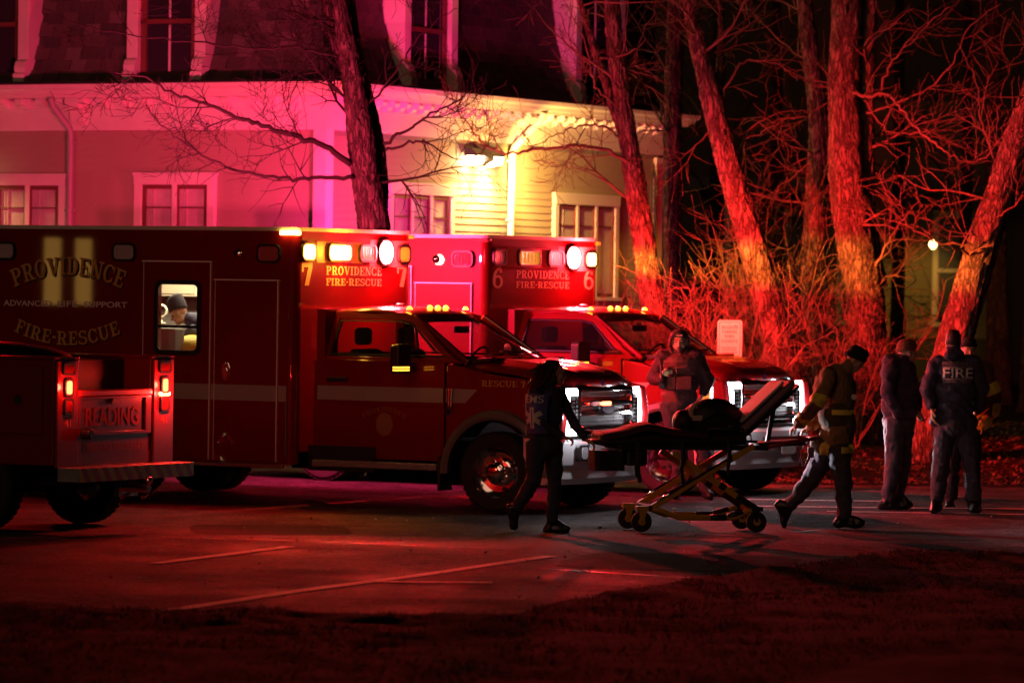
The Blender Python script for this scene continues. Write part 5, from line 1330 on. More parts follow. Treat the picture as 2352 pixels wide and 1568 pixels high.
# ================================================================ people: overlapping volumes fused into one continuous surface
def cap_(b, p0, p1, r0, r1, n=14):
    p0, p1 = Vector(p0), Vector(p1); d = p1 - p0
    L = max(d.length, 1e-5); d = d / L
    pts, rad = [], []
    for k in range(5):
        a = R(-88 + 88 * k / 4 * .98); pts.append(p0 + d * (r0 * math.sin(a))); rad.append(max(r0 * math.cos(a), .0008))
    for k in range(1, 6):
        pts.append(p0 + d * (L * k / 6)); rad.append(r0 + (r1 - r0) * k / 6)
    for k in range(5):
        a = R(88 * k / 4); pts.append(p1 + d * (r1 * math.sin(a))); rad.append(max(r1 * math.cos(a), .0008))
    b.tube(pts, rad, n)
class Body:
    def __init__(s): s.pr = []
    def cap(s, t, p0, p1, r0, r1=None): s.pr.append(('c', t, Vector(p0), Vector(p1), r0, r0 if r1 is None else r1)); return s
    def ell(s, t, c, r, M=None): s.pr.append(('e', t, Vector(c), Vector(r), M or Matrix.Identity(3))); return s
    def chain(s, t, pts, rad):
        for i in range(len(pts) - 1): s.cap(t, pts[i], pts[i + 1], rad[i], rad[i + 1])
        return s
    def hand(s, t, wrist, d, pn, curl=.5, sc=1.0, thumb=1):
        """d: towards the fingertips, pn: out of the palm, curl 0 flat .. 1 closed"""
        wrist, d, pn = Vector(wrist), Vector(d).normalized(), Vector(pn); pn = (pn - d * pn.dot(d)).normalized(); sd = d.cross(pn)
        for k in (-1, 0, 1): s.cap(t, wrist + sd * (.016 * k * sc), wrist + d * (.085 * sc) + sd * (.026 * k * sc), .017 * sc, .015 * sc)
        for k, L in ((-1.5, .062), (-.5, .078), (.5, .082), (1.5, .074)):
            p = wrist + d * (.090 * sc) + sd * (.021 * k * sc); q = p; a = 0
            for j, f in enumerate((.45, .32, .25)):
                a += R(75) * curl; dd = d * math.cos(a) + pn * math.sin(a); q2 = q + dd * (L * f * sc); s.cap(t, q, q2, (.0105 - .001 * j) * sc, (.0098 - .001 * j) * sc); q = q2
        p = wrist + d * .025 * sc + sd * (.030 * thumb * sc); q = p + (d * .6 + sd * .7 * thumb + pn * .35).normalized() * .04 * sc
        s.cap(t, p, q, .014 * sc, .012 * sc); s.cap(t, q, q + (d * .8 + pn * (.3 + .5 * curl) + sd * .1 * thumb).normalized() * .035 * sc, .012 * sc, .010 * sc)
        return s
    def head(s, c, f, u=(0, 0, 1), sc=1.0, t='skin'):
        """c: middle of the head, f: where the face looks"""
        c, f, u = Vector(c), Vector(f).normalized(), Vector(u); u = (u - f * u.dot(f)).normalized(); r = f.cross(u)
        M = Matrix((r, f, u)).transposed(); g = lambda x, y, z: c + (r * x + f * y + u * z) * sc
        s.ell(t, g(0, -.012, .03), Vector((.074, .092, .085)) * sc, M); s.ell(t, g(0, .02, -.03), Vector((.060, .070, .085)) * sc, M)
        s.ell(t, g(0, .055, -.085), Vector((.035, .03, .03)) * sc, M); s.cap(t, g(0, .082, .012), g(0, .108, -.028), .009 * sc, .014 * sc)
        for k in (-1, 1):
            s.ell(t, g(.073 * k, -.005, -.005), Vector((.010, .02, .032)) * sc, M); s.ell(t, g(.038 * k, .05, -.03), Vector((.026, .03, .026)) * sc, M); s.cap(t, g(.014 * k, .080, .024), g(.045 * k, .070, .024), .010 * sc, .008 * sc)
        s.cap(t, g(-.018, .082, -.052), g(.018, .082, -.052), .008 * sc)
        s.g, s.M, s.sc = g, M, sc
        return s
    def build(s, root, mats, voxel=.0085, fold=.006, smooth=5, off=None):
        b = MB()
        for p in s.pr:
            if p[0] == 'c': cap_(b, *p[2:6])
            else: b.ball(p[2], p[3], 18, 12, p[4])
        off = root.location.copy()
        b.v = [tuple(Vector(v) - off) for v in b.v]
        o = b.build('body', None, None) if 0 else None
        me = bpy.data.meshes.new('body'); me.from_pydata(b.v, [], b.f)
        o = bpy.data.objects.new('body', me); COL.objects.link(o)
        bm = bmesh.new(); bm.from_mesh(me); bmesh.ops.recalc_face_normals(bm, faces=bm.faces); bm.to_mesh(me); bm.free()
        md = o.modifiers.new('r', 'REMESH'); md.mode = 'VOXEL'; md.voxel_size = voxel
        me2 = bpy.data.meshes.new_from_object(o.evaluated_get(bpy.context.evaluated_depsgraph_get()))
        o.modifiers.clear(); o.data = me2; bpy.data.meshes.remove(me)
        n = len(me2.vertices); co = np.empty(n * 3); me2.vertices.foreach_get('co', co); co = co.reshape(-1, 3)
        ed = np.empty(len(me2.edges) * 2, dtype=np.int64); me2.edges.foreach_get('vertices', ed); ed = ed.reshape(-1, 2)
        deg = np.bincount(ed.ravel(), minlength=n).astype(float)
        for it in range(smooth):
            acc = np.zeros_like(co)
            for a in range(3):
                acc[:, a] = np.bincount(ed[:, 0], co[ed[:, 1], a], n) + np.bincount(ed[:, 1], co[ed[:, 0], a], n)
            co = co * .45 + .55 * acc / deg[:, None]
        # which volume each point belongs to
        W = co + np.array(off); best = np.full(n, 1e9); own = np.zeros(n, dtype=int)
        for i, p in enumerate(s.pr):
            if p[0] == 'c':
                a, c = np.array(p[2]), np.array(p[3]); d = c - a; L2 = max(d @ d, 1e-9)
                t = np.clip(((W - a) @ d) / L2, 0, 1); dist = np.linalg.norm(W - a - t[:, None] * d, axis=1) - (p[4] + (p[5] - p[4]) * t)
            else:
                q = (W - np.array(p[2])) @ np.array(p[4]); r_ = np.array(p[3]); k = np.linalg.norm(q / r_, axis=1); dist = (k - 1) * min(r_)
            m = dist < best; best[m] = dist[m]; own[m] = i
        tags = [p[1] for p in s.pr]; cloth = np.array([0.0 if t in ('skin', 'hand', 'glove') else 1.0 for t in tags])[own]
        me2.vertices.foreach_set('co', co.ravel()); me2.update()
        nr = np.empty(n * 3); me2.vertices.foreach_get('normal', nr); nr = nr.reshape(-1, 3)
        fo = np.zeros(n)
        for i in range(n):
            if cloth[i]:
                w = W[i]; fo[i] = 1.2 * (1 - 3 * abs(noise.noise((w[0] * 5 + 2, w[1] * 5, w[2] * 9 + w[0] * 4)))) + .9 * noise.noise((w[0] * 13, w[1] * 13, w[2] * 17)) + .5 * noise.noise((w[0] * 28 + 5, w[1] * 28, w[2] * 14))
        co = co + nr * (fo * fold)[:, None]
        me2.vertices.foreach_set('co', co.ravel())
        names = list(dict.fromkeys(tags)); me2.materials.clear()
        for t in names: me2.materials.append(mats[t])
        ti = np.array([names.index(t) for t in tags])[own]
        nf = len(me2.polygons); ls = np.empty(nf, dtype=np.int64); me2.polygons.foreach_get('loop_start', ls)
        lv = np.empty(len(me2.loops), dtype=np.int64); me2.loops.foreach_get('vertex_index', lv)
        me2.polygons.foreach_set('material_index', ti[lv[ls]].astype(np.int32)); me2.polygons.foreach_set('use_smooth', np.ones(nf, dtype=bool)); me2.update()
        o.parent = root
        s.obj = o
        return o
def person(label, foot):
    return tag(empty('person', foot), label, 'person')
def on(root, b, name, m, **k):
    off = root.location; b.v = [tuple(Vector(v) - off) for v in b.v]
    return b.build(name, m, root, **k)
def beanie(root, B, name, m, top=.135, low=.03, cuff=True, slouch=0.0):
    g, M, sc = B.g, B.M, B.sc
    q = MB(); rows = []
    for k in range(9):
        t = k / 8; z = low + (top - low) * math.sin(t * math.pi / 2); r_ = (1 - t ** 2.6) ** .5 if k < 8 else .05
        rows.append([g(.083 * r_ * math.cos(a), -.012 - slouch * t + .102 * r_ * math.sin(a), z - .022 * math.sin(a) * -1 * (1 - t)) for a in [2 * math.pi * i / 20 for i in range(20)]])
    q.rings(rows, cap=True)
    if cuff:
        q.rings([[g((.083 + e) * math.cos(a), -.012 + (.102 + e) * math.sin(a), z + .022 * math.sin(a)) for a in [2 * math.pi * i / 20 for i in range(20)]] for e, z in ((.002, low - .004), (.009, low), (.010, low + .035), (.002, low + .042))], cap=False)
    return on(root, q, name, m, smooth=True)
M_skin = mat('skin', (.52, .30, .22), rough=.5, var=.08, vscale=12)
M_navy = mat('navy_cloth', (.035, .04, .075), rough=.8, bump=.35, bscale=30)
M_navyj = mat('navy_jacket', (.045, .045, .09), rough=.7, bump=.3, bscale=24)
M_hood = mat('dark_hoodie', (.045, .03, .06), rough=.85, bump=.35, bscale=26)
M_trous = mat('grey_trousers', (.065, .065, .095), rough=.8, bump=.35, bscale=26)
M_dtrous = mat('dark_trousers', (.035, .035, .045), rough=.8, bump=.35, bscale=26)
M_boot = mat('boot_leather', (.016, .013, .013), rough=.3)
M_coat = mat('turnout_coat', (.30, .17, .08), rough=.8, bump=.4, bscale=22)
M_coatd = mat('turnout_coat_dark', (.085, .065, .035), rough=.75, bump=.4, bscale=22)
M_refl = mat('reflective_yellow', (.95, .80, .10), rough=.4)
M_reflg = mat('reflective_grey', (.55, .5, .42), rough=.4)
M_hair = mat('brown_hair', (.05, .025, .018), rough=.5, bump=.6, bscale=60)
M_wht = mat('print_white', (.72, .70, .66), rough=.5)
M_vest = mat('vest_plain', (.10, .035, .04), rough=.75, bump=.4, bscale=26)
M_vestd = mat('sleeve_dark', (.035, .014, .02), rough=.75, bump=.4, bscale=26)
M_knit = mat('knit_black', (.014, .012, .015), rough=.9, bump=.5, bscale=60)
M_rust = mat('knit_rust', (.16, .06, .035), rough=.9, bump=.6, bscale=60)
UP = Vector((0, 0, 1))

# ---------------------------------------------------------------- woman pushing the stretcher
def Z3(x, y, d=0.0): return at((1700 + x / 2.1771) * .64883, (1200 + y / 2.1777) * .64883, 39.9 + d)
def foot(B, t, ankle, toe, heel=None, r=.05):
    ankle, toe = Vector(ankle), Vector(toe); heel = Vector(heel) if heel is not None else ankle + (ankle - toe) * .25 - UP * .04
    B.cap(t, ankle, heel, r * .95, r * .85); B.cap(t, heel, toe, r * .82, r * .72); B.cap(t, ankle, toe, r * .9, r * .6)
pr = person('woman in a navy vest pushing the foot end of the stretcher', Z3(520, 1480).xy.to_3d())
B = Body()
hip = Z3(490, 800); chest = Z3(505, 530); neck = Z3(525, 370)
B.ell('jack', Z3(485, 690), (.165, .13, .17)); B.ell('jack', Z3(495, 560), (.18, .14, .20)); B.ell('jack', Z3(505, 450), (.155, .12, .12)); B.ell('trous', Z3(480, 820), (.155, .145, .12)); B.ell('trous', Z3(430, 830, -.05), (.10, .11, .12))
B.cap('jack', Z3(420, 420, -.10), Z3(610, 410, .10), .062); B.cap('skin', neck, Z3(545, 320), .048, .046); B.cap('jack', Z3(510, 410), Z3(525, 372), .075, .062)
B.head(Z3(575, 262), (1, .22, -.03))
B.chain('jack', [Z3(615, 430, .10), Z3(700, 620, .14), Z3(805, 760, .12)], [.058, .05, .036]); B.hand('hand', Z3(812, 770, .12), (.9, .1, -.55), (-.3, 0, -1), .55)
B.chain('jack', [Z3(425, 430, -.14), Z3(470, 640, -.18), Z3(620, 745, -.12)], [.058, .05, .038]); B.hand('hand', Z3(628, 752, -.12), (1, .1, -.2), (0, 0, -1), .6)
B.chain('trous', [Z3(560, 830, .08), Z3(575, 1100, .08), Z3(552, 1385, .08)], [.098, .068, .052]); foot(B, 'boot', Z3(548, 1400, .08), Z3(668, 1462, .06), Z3(520, 1462, .08))
B.chain('trous', [Z3(435, 830, -.07), Z3(410, 1090, -.07), Z3(282, 1290, -.02)], [.10, .07, .052]); foot(B, 'boot', Z3(268, 1310, -.02), Z3(262, 1445, -.02), Z3(232, 1300, -.02))
B.build(pr, {'jack': M_navyj, 'trous': M_navy, 'skin': M_skin, 'hand': M_skin, 'boot': M_boot})
q = MB(); g = B.g
rows = []
for k in range(10):
    t = k / 9; z = -.10 + .225 * math.sin(t * math.pi / 2); r_ = (1 - max(0, (t - .3) / .7) ** 2.4) ** .5 if k < 9 else .05
    rows.append([g(.086 * r_ * math.cos(a), -.028 + .088 * r_ * math.sin(a) * (1 if math.sin(a) < 0 else .55 + .5 * t), z) for a in [2 * math.pi * i / 20 for i in range(20)]])
q.rings(rows); rn = random.Random(5)
for k in range(130):
    a = rn.uniform(R(180), R(360)); p = g(.084 * math.cos(a), -.03 + .10 * math.sin(a), rn.uniform(-.06, .10)); e = p + Vector((-.10 + rn.gauss(0, .03), rn.gauss(-.02, .03), -.14 + rn.gauss(0, .035)))
    q.tube([p, p.lerp(e, .5) + Vector((rn.gauss(0, .015), rn.gauss(0, .015), .02)), e], [.008, .007, .001], 4)
on(pr, q, 'hair', M_hair, smooth=True)
# back panel: facing left towards the camera
bn = Vector((-.45, -.89, 0)).normalized(); bu = Vector((.89, -.45, 0)).normalized()
def panel_on(root, B, mp_c, u_dir, n_dir, polys, name, m, lift=.006, key=None):
    """flat print laid on the clothing: project polygons onto the body surface"""
    from mathutils.bvhtree import BVHTree
    o = B.obj; bvh = BVHTree.FromPolygons([v.co + root.location for v in o.data.vertices], [tuple(p.vertices) for p in o.data.polygons])
    if key is None or not hasattr(B, key):
        us = [u for P in polys for u, v in P]; vs_ = [v for P in polys for u, v in P]
        u0, u1, v0, v1 = min(us), max(us), min(vs_), max(vs_); rows, rhs = [], []
        for a in range(13):
            for c in range(9):
                u, v = u0 + (u1 - u0) * a / 12, v0 + (v1 - v0) * c / 8
                h, nn, i_, d = bvh.ray_cast(mp_c + u_dir * u + UP * v + n_dir * .6, -n_dir, 1.2)
                if h is not None: rows.append((1, u, v, u * u, u * v, v * v)); rhs.append((h - mp_c).dot(n_dir))
        A_, y_ = np.array(rows), np.array(rhs); co = np.linalg.lstsq(A_, y_, rcond=None)[0]; res = max(0.0, float(np.percentile(y_ - A_ @ co, 90)))
        if key: setattr(B, key, (co, res))
    else: co, res = getattr(B, key)
    q = MB()
    def drop(u, v, l):
        t = float(np.dot(co, (1, u, v, u * u, u * v, v * v))) + res
        return mp_c + u_dir * u + UP * v + n_dir * (t + lift + l)
    for j, P in enumerate(polys): q.add([drop(u, v, .0004 * (j % 3)) for u, v in P], [tuple(range(len(P)))])
    return on(root, q, name, m)
def grid_polys(x0, x1, y0, y1, nx, ny):
    return [[(x0 + (x1 - x0) * i / nx, y0 + (y1 - y0) * j / ny), (x0 + (x1 - x0) * (i + 1) / nx, y0 + (y1 - y0) * j / ny), (x0 + (x1 - x0) * (i + 1) / nx, y0 + (y1 - y0) * (j + 1) / ny), (x0 + (x1 - x0) * i / nx, y0 + (y1 - y0) * (j + 1) / ny)] for i in range(nx) for j in range(ny)]
def text_polys(text, h, w):
    cu = bpy.data.curves.new('t', 'FONT'); cu.body = text; cu.offset = .012; o = bpy.data.objects.new('t', cu); COL.objects.link(o); bpy.context.view_layer.update()
    me = bpy.data.meshes.new_from_object(o.evaluated_get(bpy.context.evaluated_depsgraph_get())); bpy.data.objects.remove(o)
    xs = [v.co.x for v in me.vertices]; ys = [v.co.y for v in me.vertices]; x0, x1, y0, y1 = min(xs), max(xs), min(ys), max(ys)
    return [[((me.vertices[i].co.x - x0) / (x1 - x0) * w - w / 2, (me.vertices[i].co.y - y0) / (y1 - y0) * h) for i in p.vertices] for p in me.polygons]
pc = Z3(470, 560)
panel_on(pr, B, pc, bu, bn, grid_polys(-.10, .14, -.20, .17, 14, 16), 'vest_panel', mat('vest_blue', (.10, .10, .34), rough=.6, bump=.3, bscale=30), lift=.004, key='vest')
panel_on(pr, B, pc, bu, bn, [[(u + .025, v + .088) for u, v in P] for P in text_polys('EMS', .072, .175)], 'lettering', M_wht, lift=.009, key='vest')
sp_ = []
for j, a in enumerate((90, 150, 210)):
    ca, sa = math.cos(R(a)), math.sin(R(a)); s = .098; w = .022
    for k in range(10):
        e0, e1 = s * (-1 + .2 * k), s * (-1 + .2 * (k + 1))
        sp_.append([(u + .02, v - .05) for u, v in ((e0 * ca - w * sa, e0 * sa + w * ca), (e0 * ca + w * sa, e0 * sa - w * ca), (e1 * ca + w * sa, e1 * sa - w * ca), (e1 * ca - w * sa, e1 * sa + w * ca))])
panel_on(pr, B, pc, bu, bn, sp_, 'star_emblem', M_wht, lift=.010, key='vest')
panel_on(pr, B, pc, bu, bn, [[(.016, -.13 + .02 * k), (.024, -.13 + .02 * k), (.024, -.11 + .02 * k), (.016, -.11 + .02 * k)] for k in range(8)], 'star_staff', M_blue, lift=.013, key='vest')

# ---------------------------------------------------------------- firefighter pulling the head end
def Z5(x, y, d=0.0): return at((2650 + x / 2.09) * .64883, (1170 + y / 2.0907) * .64883, 41.2 + d)
pr = person('firefighter in a tan coat with yellow bands and black knit cap pulling the stretcher', Z5(690, 1450).xy.to_3d())
B = Body()
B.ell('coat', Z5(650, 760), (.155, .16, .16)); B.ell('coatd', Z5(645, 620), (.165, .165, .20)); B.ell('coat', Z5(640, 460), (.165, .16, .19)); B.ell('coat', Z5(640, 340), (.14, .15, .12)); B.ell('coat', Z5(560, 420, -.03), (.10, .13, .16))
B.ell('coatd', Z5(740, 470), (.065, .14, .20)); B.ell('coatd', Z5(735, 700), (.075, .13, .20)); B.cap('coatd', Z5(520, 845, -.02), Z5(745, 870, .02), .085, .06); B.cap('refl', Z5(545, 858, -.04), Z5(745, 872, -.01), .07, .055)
B.cap('coat', Z5(585, 330, -.17), Z5(650, 330, .17), .075); B.cap('coat', Z5(700, 300), Z5(735, 262), .09, .07)
B.cap('skin', Z5(745, 290), Z5(770, 240), .055, .05); B.head(Z5(792, 212), (.86, -.08, -.55), (.5, 0, .86))
B.chain('coat', [Z5(590, 370, -.20), Z5(500, 545, -.24), Z5(388, 668, -.16)], [.078, .07, .06]); B.cap('refl', Z5(418, 638, -.175), Z5(400, 655, -.165), .067, .066); B.cap('coat', Z5(395, 662, -.16), Z5(368, 690, -.15), .060, .055); B.cap('refl', Z5(528, 500, -.235), Z5(512, 525, -.24), .078, .077)
B.hand('hand', Z5(362, 698, -.15), (-.7, 0, -.7), (.5, 0, -.8), .6, 1.05)
B.chain('coat', [Z5(660, 370, .20), Z5(600, 600, .24), Z5(470, 700, .10)], [.075, .065, .055]); B.hand('hand', Z5(455, 712, .08), (-.8, -.1, -.5), (.3, 0, -1), .6, 1.05)
B.chain('trous', [Z5(670, 900, -.07), Z5(700, 1110, -.08), Z5(705, 1350, -.08)], [.11, .085, .07]); foot(B, 'boot', Z5(700, 1370, -.08), Z5(825, 1425, -.10), Z5(665, 1425, -.08), .056)
B.chain('trous', [Z5(580, 900, .08), Z5(455, 1110, .10), Z5(320, 1270, .10)], [.115, .085, .07]); foot(B, 'boot', Z5(290, 1300, .10), Z5(268, 1435, .10), Z5(228, 1290, .10), .056)
B.build(pr, {'coat': M_coat, 'coatd': M_coatd, 'refl': M_refl, 'skin': M_skin, 'hand': M_skin, 'trous': M_trous, 'boot': M_boot}, fold=.009)
beanie(pr, B, 'knit_cap', M_knit, low=.0, top=.13)
vu, vn = Vector((1, 0, 0)), Vector((0, -1, 0))
panel_on(pr, B, Z5(690, 605), vu, vn, grid_polys(-.11, .12, -.02, .03, 10, 2), 'reflective_band', M_refl, lift=.004)
panel_on(pr, B, Z5(720, 880), vu, vn, grid_polys(-.06, .06, -.03, .03, 6, 2), 'reflective_band', M_refl, lift=.004)
q = MB(); q.cyl(Z5(780, 490, -.19), Z5(780, 490, -.205), .028, n=16); q.cyl(Z5(780, 490, -.205), Z5(780, 490, -.21), .015, n=12); on(pr, q, 'badge', M_wht)
q = MB(); q.cbox(Z5(462, 900, -.2), (.06, .04, .10)); q.tube([Z5(450, 930, -.2), Z5(420, 1000, -.2), Z5(400, 1005, -.19), Z5(370, 900, -.18), Z5(350, 850, -.15)], .012, 6); on(pr, q, 'strap', mat('strap_grey', (.35, .3, .35), rough=.35))

# ---------------------------------------------------------------- men standing at the right
def Z6(x, y, d=0.0, D0=45.0): return at((3030 + x / 2.2084) * .64883, (1150 + y / 2.2084) * .64883, D0 + d)
pr = person('man in a rust knit cap and dark hooded jacket, hands in front', Z6(310, 1425, 0, 45.1).xy.to_3d())
z = lambda x, y, d=0.0: Z6(x, y, d, 45.1)
B = Body()
B.ell('hood', z(345, 640), (.20, .16, .20)); B.ell('hood', z(350, 500), (.205, .165, .22)); B.ell('hood', z(335, 370), (.19, .16, .17)); B.cap('hood', z(270, 330, -.16), z(400, 330, .16), .08); B.ell('hood', z(270, 280), (.09, .10, .075)); B.cap('hood', z(330, 300), z(370, 265), .10, .08)
B.cap('skin', z(375, 290), z(385, 250), .055); B.head(z(402, 215), (.95, .30, -.02), sc=1.04)
B.chain('hood', [z(275, 340, -.20), z(245, 530, -.22), z(330, 690, -.20), z(440, 690, -.14)], [.078, .07, .06, .05]); B.hand('hand', z(448, 690, -.14), (.9, .3, -.2), (0, .5, -.5), .5)
B.chain('hood', [z(395, 340, .18), z(460, 520, .22), z(480, 640, .15)], [.075, .068, .055]); B.hand('hand', z(482, 655, .15), (.3, .1, -1), (.4, -.5, 0), .4)
B.ell('trous', z(335, 760), (.175, .15, .14))
B.chain('trous', [z(300, 790, -.07), z(295, 1080, -.08), z(255, 1330, -.07)], [.115, .085, .072]); foot(B, 'boot', z(250, 1360, -.07), z(330, 1420, -.09), z(205, 1415, -.06), .056)
B.chain('trous', [z(380, 790, .08), z(370, 1070, .09), z(320, 1320, .08)], [.11, .085, .070]); foot(B, 'boot', z(325, 1340, .08), z(420, 1405, .06), z(280, 1400, .08), .056)
B.build(pr, {'hood': M_hood, 'trous': M_trous, 'skin': M_skin, 'hand': M_skin, 'boot': M_boot}, fold=.009)
beanie(pr, B, 'knit_cap', M_rust, low=.025, top=.135)

pr = person('man seen from behind in a jacket lettered PROVIDENCE FIRE DEPARTMENT', Z6(780, 1450, 0, 44.4).xy.to_3d())
z = lambda x, y, d=0.0: Z6(x, y, d, 44.4)
B = Body()
B.ell('jack', z(770, 650), (.20, .15, .20)); B.ell('jack', z(775, 500), (.225, .16, .22)); B.ell('jack', z(780, 360), (.225, .15, .15)); B.cap('jack', z(640, 300), z(920, 300), .085); B.cap('jack', z(765, 270), z(760, 205), .10, .085); B.ell('jack', z(765, 235, -.06), (.11, .08, .06)); B.cap('jack', z(640, 740), z(890, 755), .09)
B.cap('skin', z(762, 230), z(762, 180), .055); B.head(z(760, 135), (.05, 1, -.05), sc=1.03)
B.chain('jack', [z(625, 320), z(560, 500, -.02), z(590, 620, -.05)], [.085, .078, .06]); B.hand('glove', z(592, 640, -.05), (.15, 0, -1), (1, -.2, 0), .25, 1.25)
B.chain('jack', [z(925, 320), z(985, 490, .02), z(950, 640, .15)], [.085, .075, .06]); B.hand('glove', z(945, 650, .15), (-.2, .6, -.7), (-1, 0, 0), .5, 1.1)
B.ell('trous', z(770, 800), (.18, .15, .13))
B.chain('trous', [z(690, 830), z(665, 1080, -.01), z(640, 1330)], [.115, .09, .078]); foot(B, 'boot', z(630, 1370), z(600, 1440, -.10), z(640, 1430, .10), .056)
B.chain('trous', [z(860, 830), z(895, 1080), z(925, 1330)], [.115, .09, .078]); foot(B, 'boot', z(928, 1370), z(960, 1440, .12), z(915, 1440, -.06), .058)
B.build(pr, {'jack': M_navyj, 'trous': M_trous, 'skin': M_skin, 'glove': mat('work_glove', (.65, .52, .30), rough=.7), 'boot': M_boot}, fold=.009)
q = MB(); g = B.g
q.rings([[g(.080 * r_ * math.cos(a), -.02 + .098 * r_ * math.sin(a), zz) for a in [2 * math.pi * i / 20 for i in range(20)]] for r_, zz in ((.9, -.03), (1, .03), (.97, .07), (.8, .105), (.45, .125), (.05, .13))]); on(pr, q, 'hair', M_hair, smooth=True)
bu2 = Vector((1, 0, 0)); bn2 = Vector((0, -1, 0)); kk = 44.4 / FPX / 2.2084 * 1.0 / .64883 * .64883 * .64883
mppx = 44.4 / FPX * .64883 / 2.2084                  # metres per unit of the close-up
panel_on(pr, B, z(787, 317), bu2, bn2, text_polys('PROVIDENCE', 30 * mppx, 235 * mppx), 'lettering', mat('print_dim', (.35, .26, .28), rough=.5), lift=.005)
panel_on(pr, B, z(787, 412), bu2, bn2, text_polys('FIRE', 78 * mppx, 235 * mppx), 'lettering', M_wht, lift=.005)
panel_on(pr, B, z(787, 450), bu2, bn2, text_polys('DEPARTMENT', 28 * mppx, 225 * mppx), 'lettering', mat('print_dim', (.35, .26, .28)), lift=.005)
for yy in (328, 420):
    panel_on(pr, B, z(787, yy), bu2, bn2, grid_polys(-118 * mppx, 118 * mppx, -1.5 * mppx, 1.5 * mppx, 12, 1), 'print_line', M_wht, lift=.005)

pr = person('firefighter in a banded coat half hidden behind the man with the lettered jacket', Z6(770, 1430, 0, 45.6).xy.to_3d())
z = lambda x, y, d=0.0: Z6(x, y, d, 45.6)
B = Body()
B.ell('coat', z(880, 680), (.20, .16, .22)); B.ell('coat', z(880, 480), (.22, .17, .25)); B.cap('coat', z(800, 330), z(1010, 350), .09); B.cap('coat', z(880, 320), z(885, 270), .10, .08)
B.cap('skin', z(885, 270), z(885, 220), .055); B.head(z(880, 195), (.15, -.97, -.1))
B.chain('coat', [z(1010, 380), z(1085, 560, -.02), z(1010, 760, -.12)], [.085, .078, .066]); B.cap('refl', z(1052, 480, -.01), z(1068, 520, -.015), .088, .086); B.cap('refl', z(1076, 645, -.055), z(1062, 685, -.07), .079, .077); B.cap('refl', z(1022, 740, -.11), z(1005, 765, -.12), .074, .072); B.hand('glove', z(985, 785, -.13), (-.7, -.3, -.5), (-.2, 0, -1), .6, 1.15)
B.chain('coat', [z(790, 370), z(740, 540, .02), z(760, 700, -.05)], [.085, .075, .06]); B.hand('glove', z(765, 715, -.06), (.3, -.4, -.8), (1, 0, 0), .5, 1.1)
B.ell('trous', z(850, 840), (.17, .14, .14))
B.chain('trous', [z(790, 860), z(750, 1080), z(735, 1330)], [.115, .09, .078]); foot(B, 'boot', z(735, 1370), z(715, 1425, -.12), z(740, 1410, .05), .055)
B.chain('trous', [z(900, 860), z(905, 1080), z(910, 1330)], [.115, .09, .078]); foot(B, 'boot', z(910, 1370), z(930, 1425, -.12), z(908, 1410, .05), .055)
B.build(pr, {'coat': mat('turnout_dark_red', (.13, .06, .035), rough=.8), 'refl': M_refl, 'trous': M_dtrous, 'skin': M_skin, 'glove': mat('glove_yellow', (.55, .62, .05), rough=.6), 'boot': M_boot}, fold=.008)
beanie(pr, B, 'knit_cap', M_knit, low=.03)
q = MB(); q.tube([z(905, 800, -.15), z(960, 720, -.2), z(1045, 650, -.2)], .009, 6); q.tube([z(930, 745, -.2), z(955, 730, -.22), z(980, 715, -.22)], .03, 8); on(pr, q, 'hand_tool', mat('tool_yellow', (.55, .6, .04), rough=.4))

# ---------------------------------------------------------------- officer between the ambulances
def Z7(x, y, d=0.0): return at((2250 + x / 3.92) * .64883, (1100 + y / 3.92) * .64883, 46.5 + d)
fp = onground(1588, 1146)
pr = person('officer in a hood and load vest standing between the ambulances facing the camera', (fp.x, fp.y, 0))
B = Body()
B.ell('vest', Z7(610, 980), (.215, .16, .22)); B.ell('vest', Z7(610, 800), (.225, .17, .20)); B.ell('vest', Z7(610, 1180), (.20, .155, .15)); B.cap('slv', Z7(400, 640), Z7(830, 640), .095); B.cap('slv', Z7(610, 640), Z7(612, 570), .12, .09)
B.cap('skin', Z7(608, 590, -.02), Z7(608, 530), .055); B.head(Z7(606, 445), (-.06, -1, .02), sc=1.02)
B.chain('slv', [Z7(375, 670), Z7(255, 930, -.02), Z7(355, 960, -.20)], [.09, .078, .055]); B.hand('hand', Z7(350, 935, -.21), (.3, -.2, 1), (1, 0, 0), .55)
B.chain('slv', [Z7(850, 680), Z7(1000, 960, .0), Z7(960, 1110, -.02)], [.09, .08, .06]); B.hand('hand', Z7(945, 1130, -.02), (-.4, -.1, -1), (-1, 0, 0), .5)
hipz = Z7(610, 1300)
B.ell('trous', hipz, (.185, .15, .14))
for s in (-1, 1):
    kx = fp.x + s * .13; B.chain('trous', [hipz + Vector((s * .10, 0, -.03)), Vector((kx, fp.y, .52)), Vector((kx + s * .02, fp.y + .02, .13))], [.115, .09, .075]); foot(B, 'boot', Vector((kx + s * .02, fp.y + .02, .10)), Vector((kx + s * .07, fp.y - .13, .045)), Vector((kx + s * .02, fp.y + .06, .05)), .055)
B.build(pr, {'vest': M_vest, 'slv': M_vestd, 'skin': M_skin, 'hand': M_skin, 'trous': M_dtrous, 'boot': M_boot}, fold=.007, voxel=.0075, smooth=3)
g = B.g
beanie(pr, B, 'knit_cap', M_knit, low=.045, top=.14)
q = MB()
rows = []
for k in range(11):
    a = R(-20 + 220 * k / 10)
    rows.append([g(.0 + (r_) * math.cos(a), y_, .01 + (r_ * 1.28) * math.sin(a) - .01) for r_, y_ in ((.085, .055), (.105, .05), (.118, -.02), (.11, -.11), (.09, -.12), (.086, -.02))])
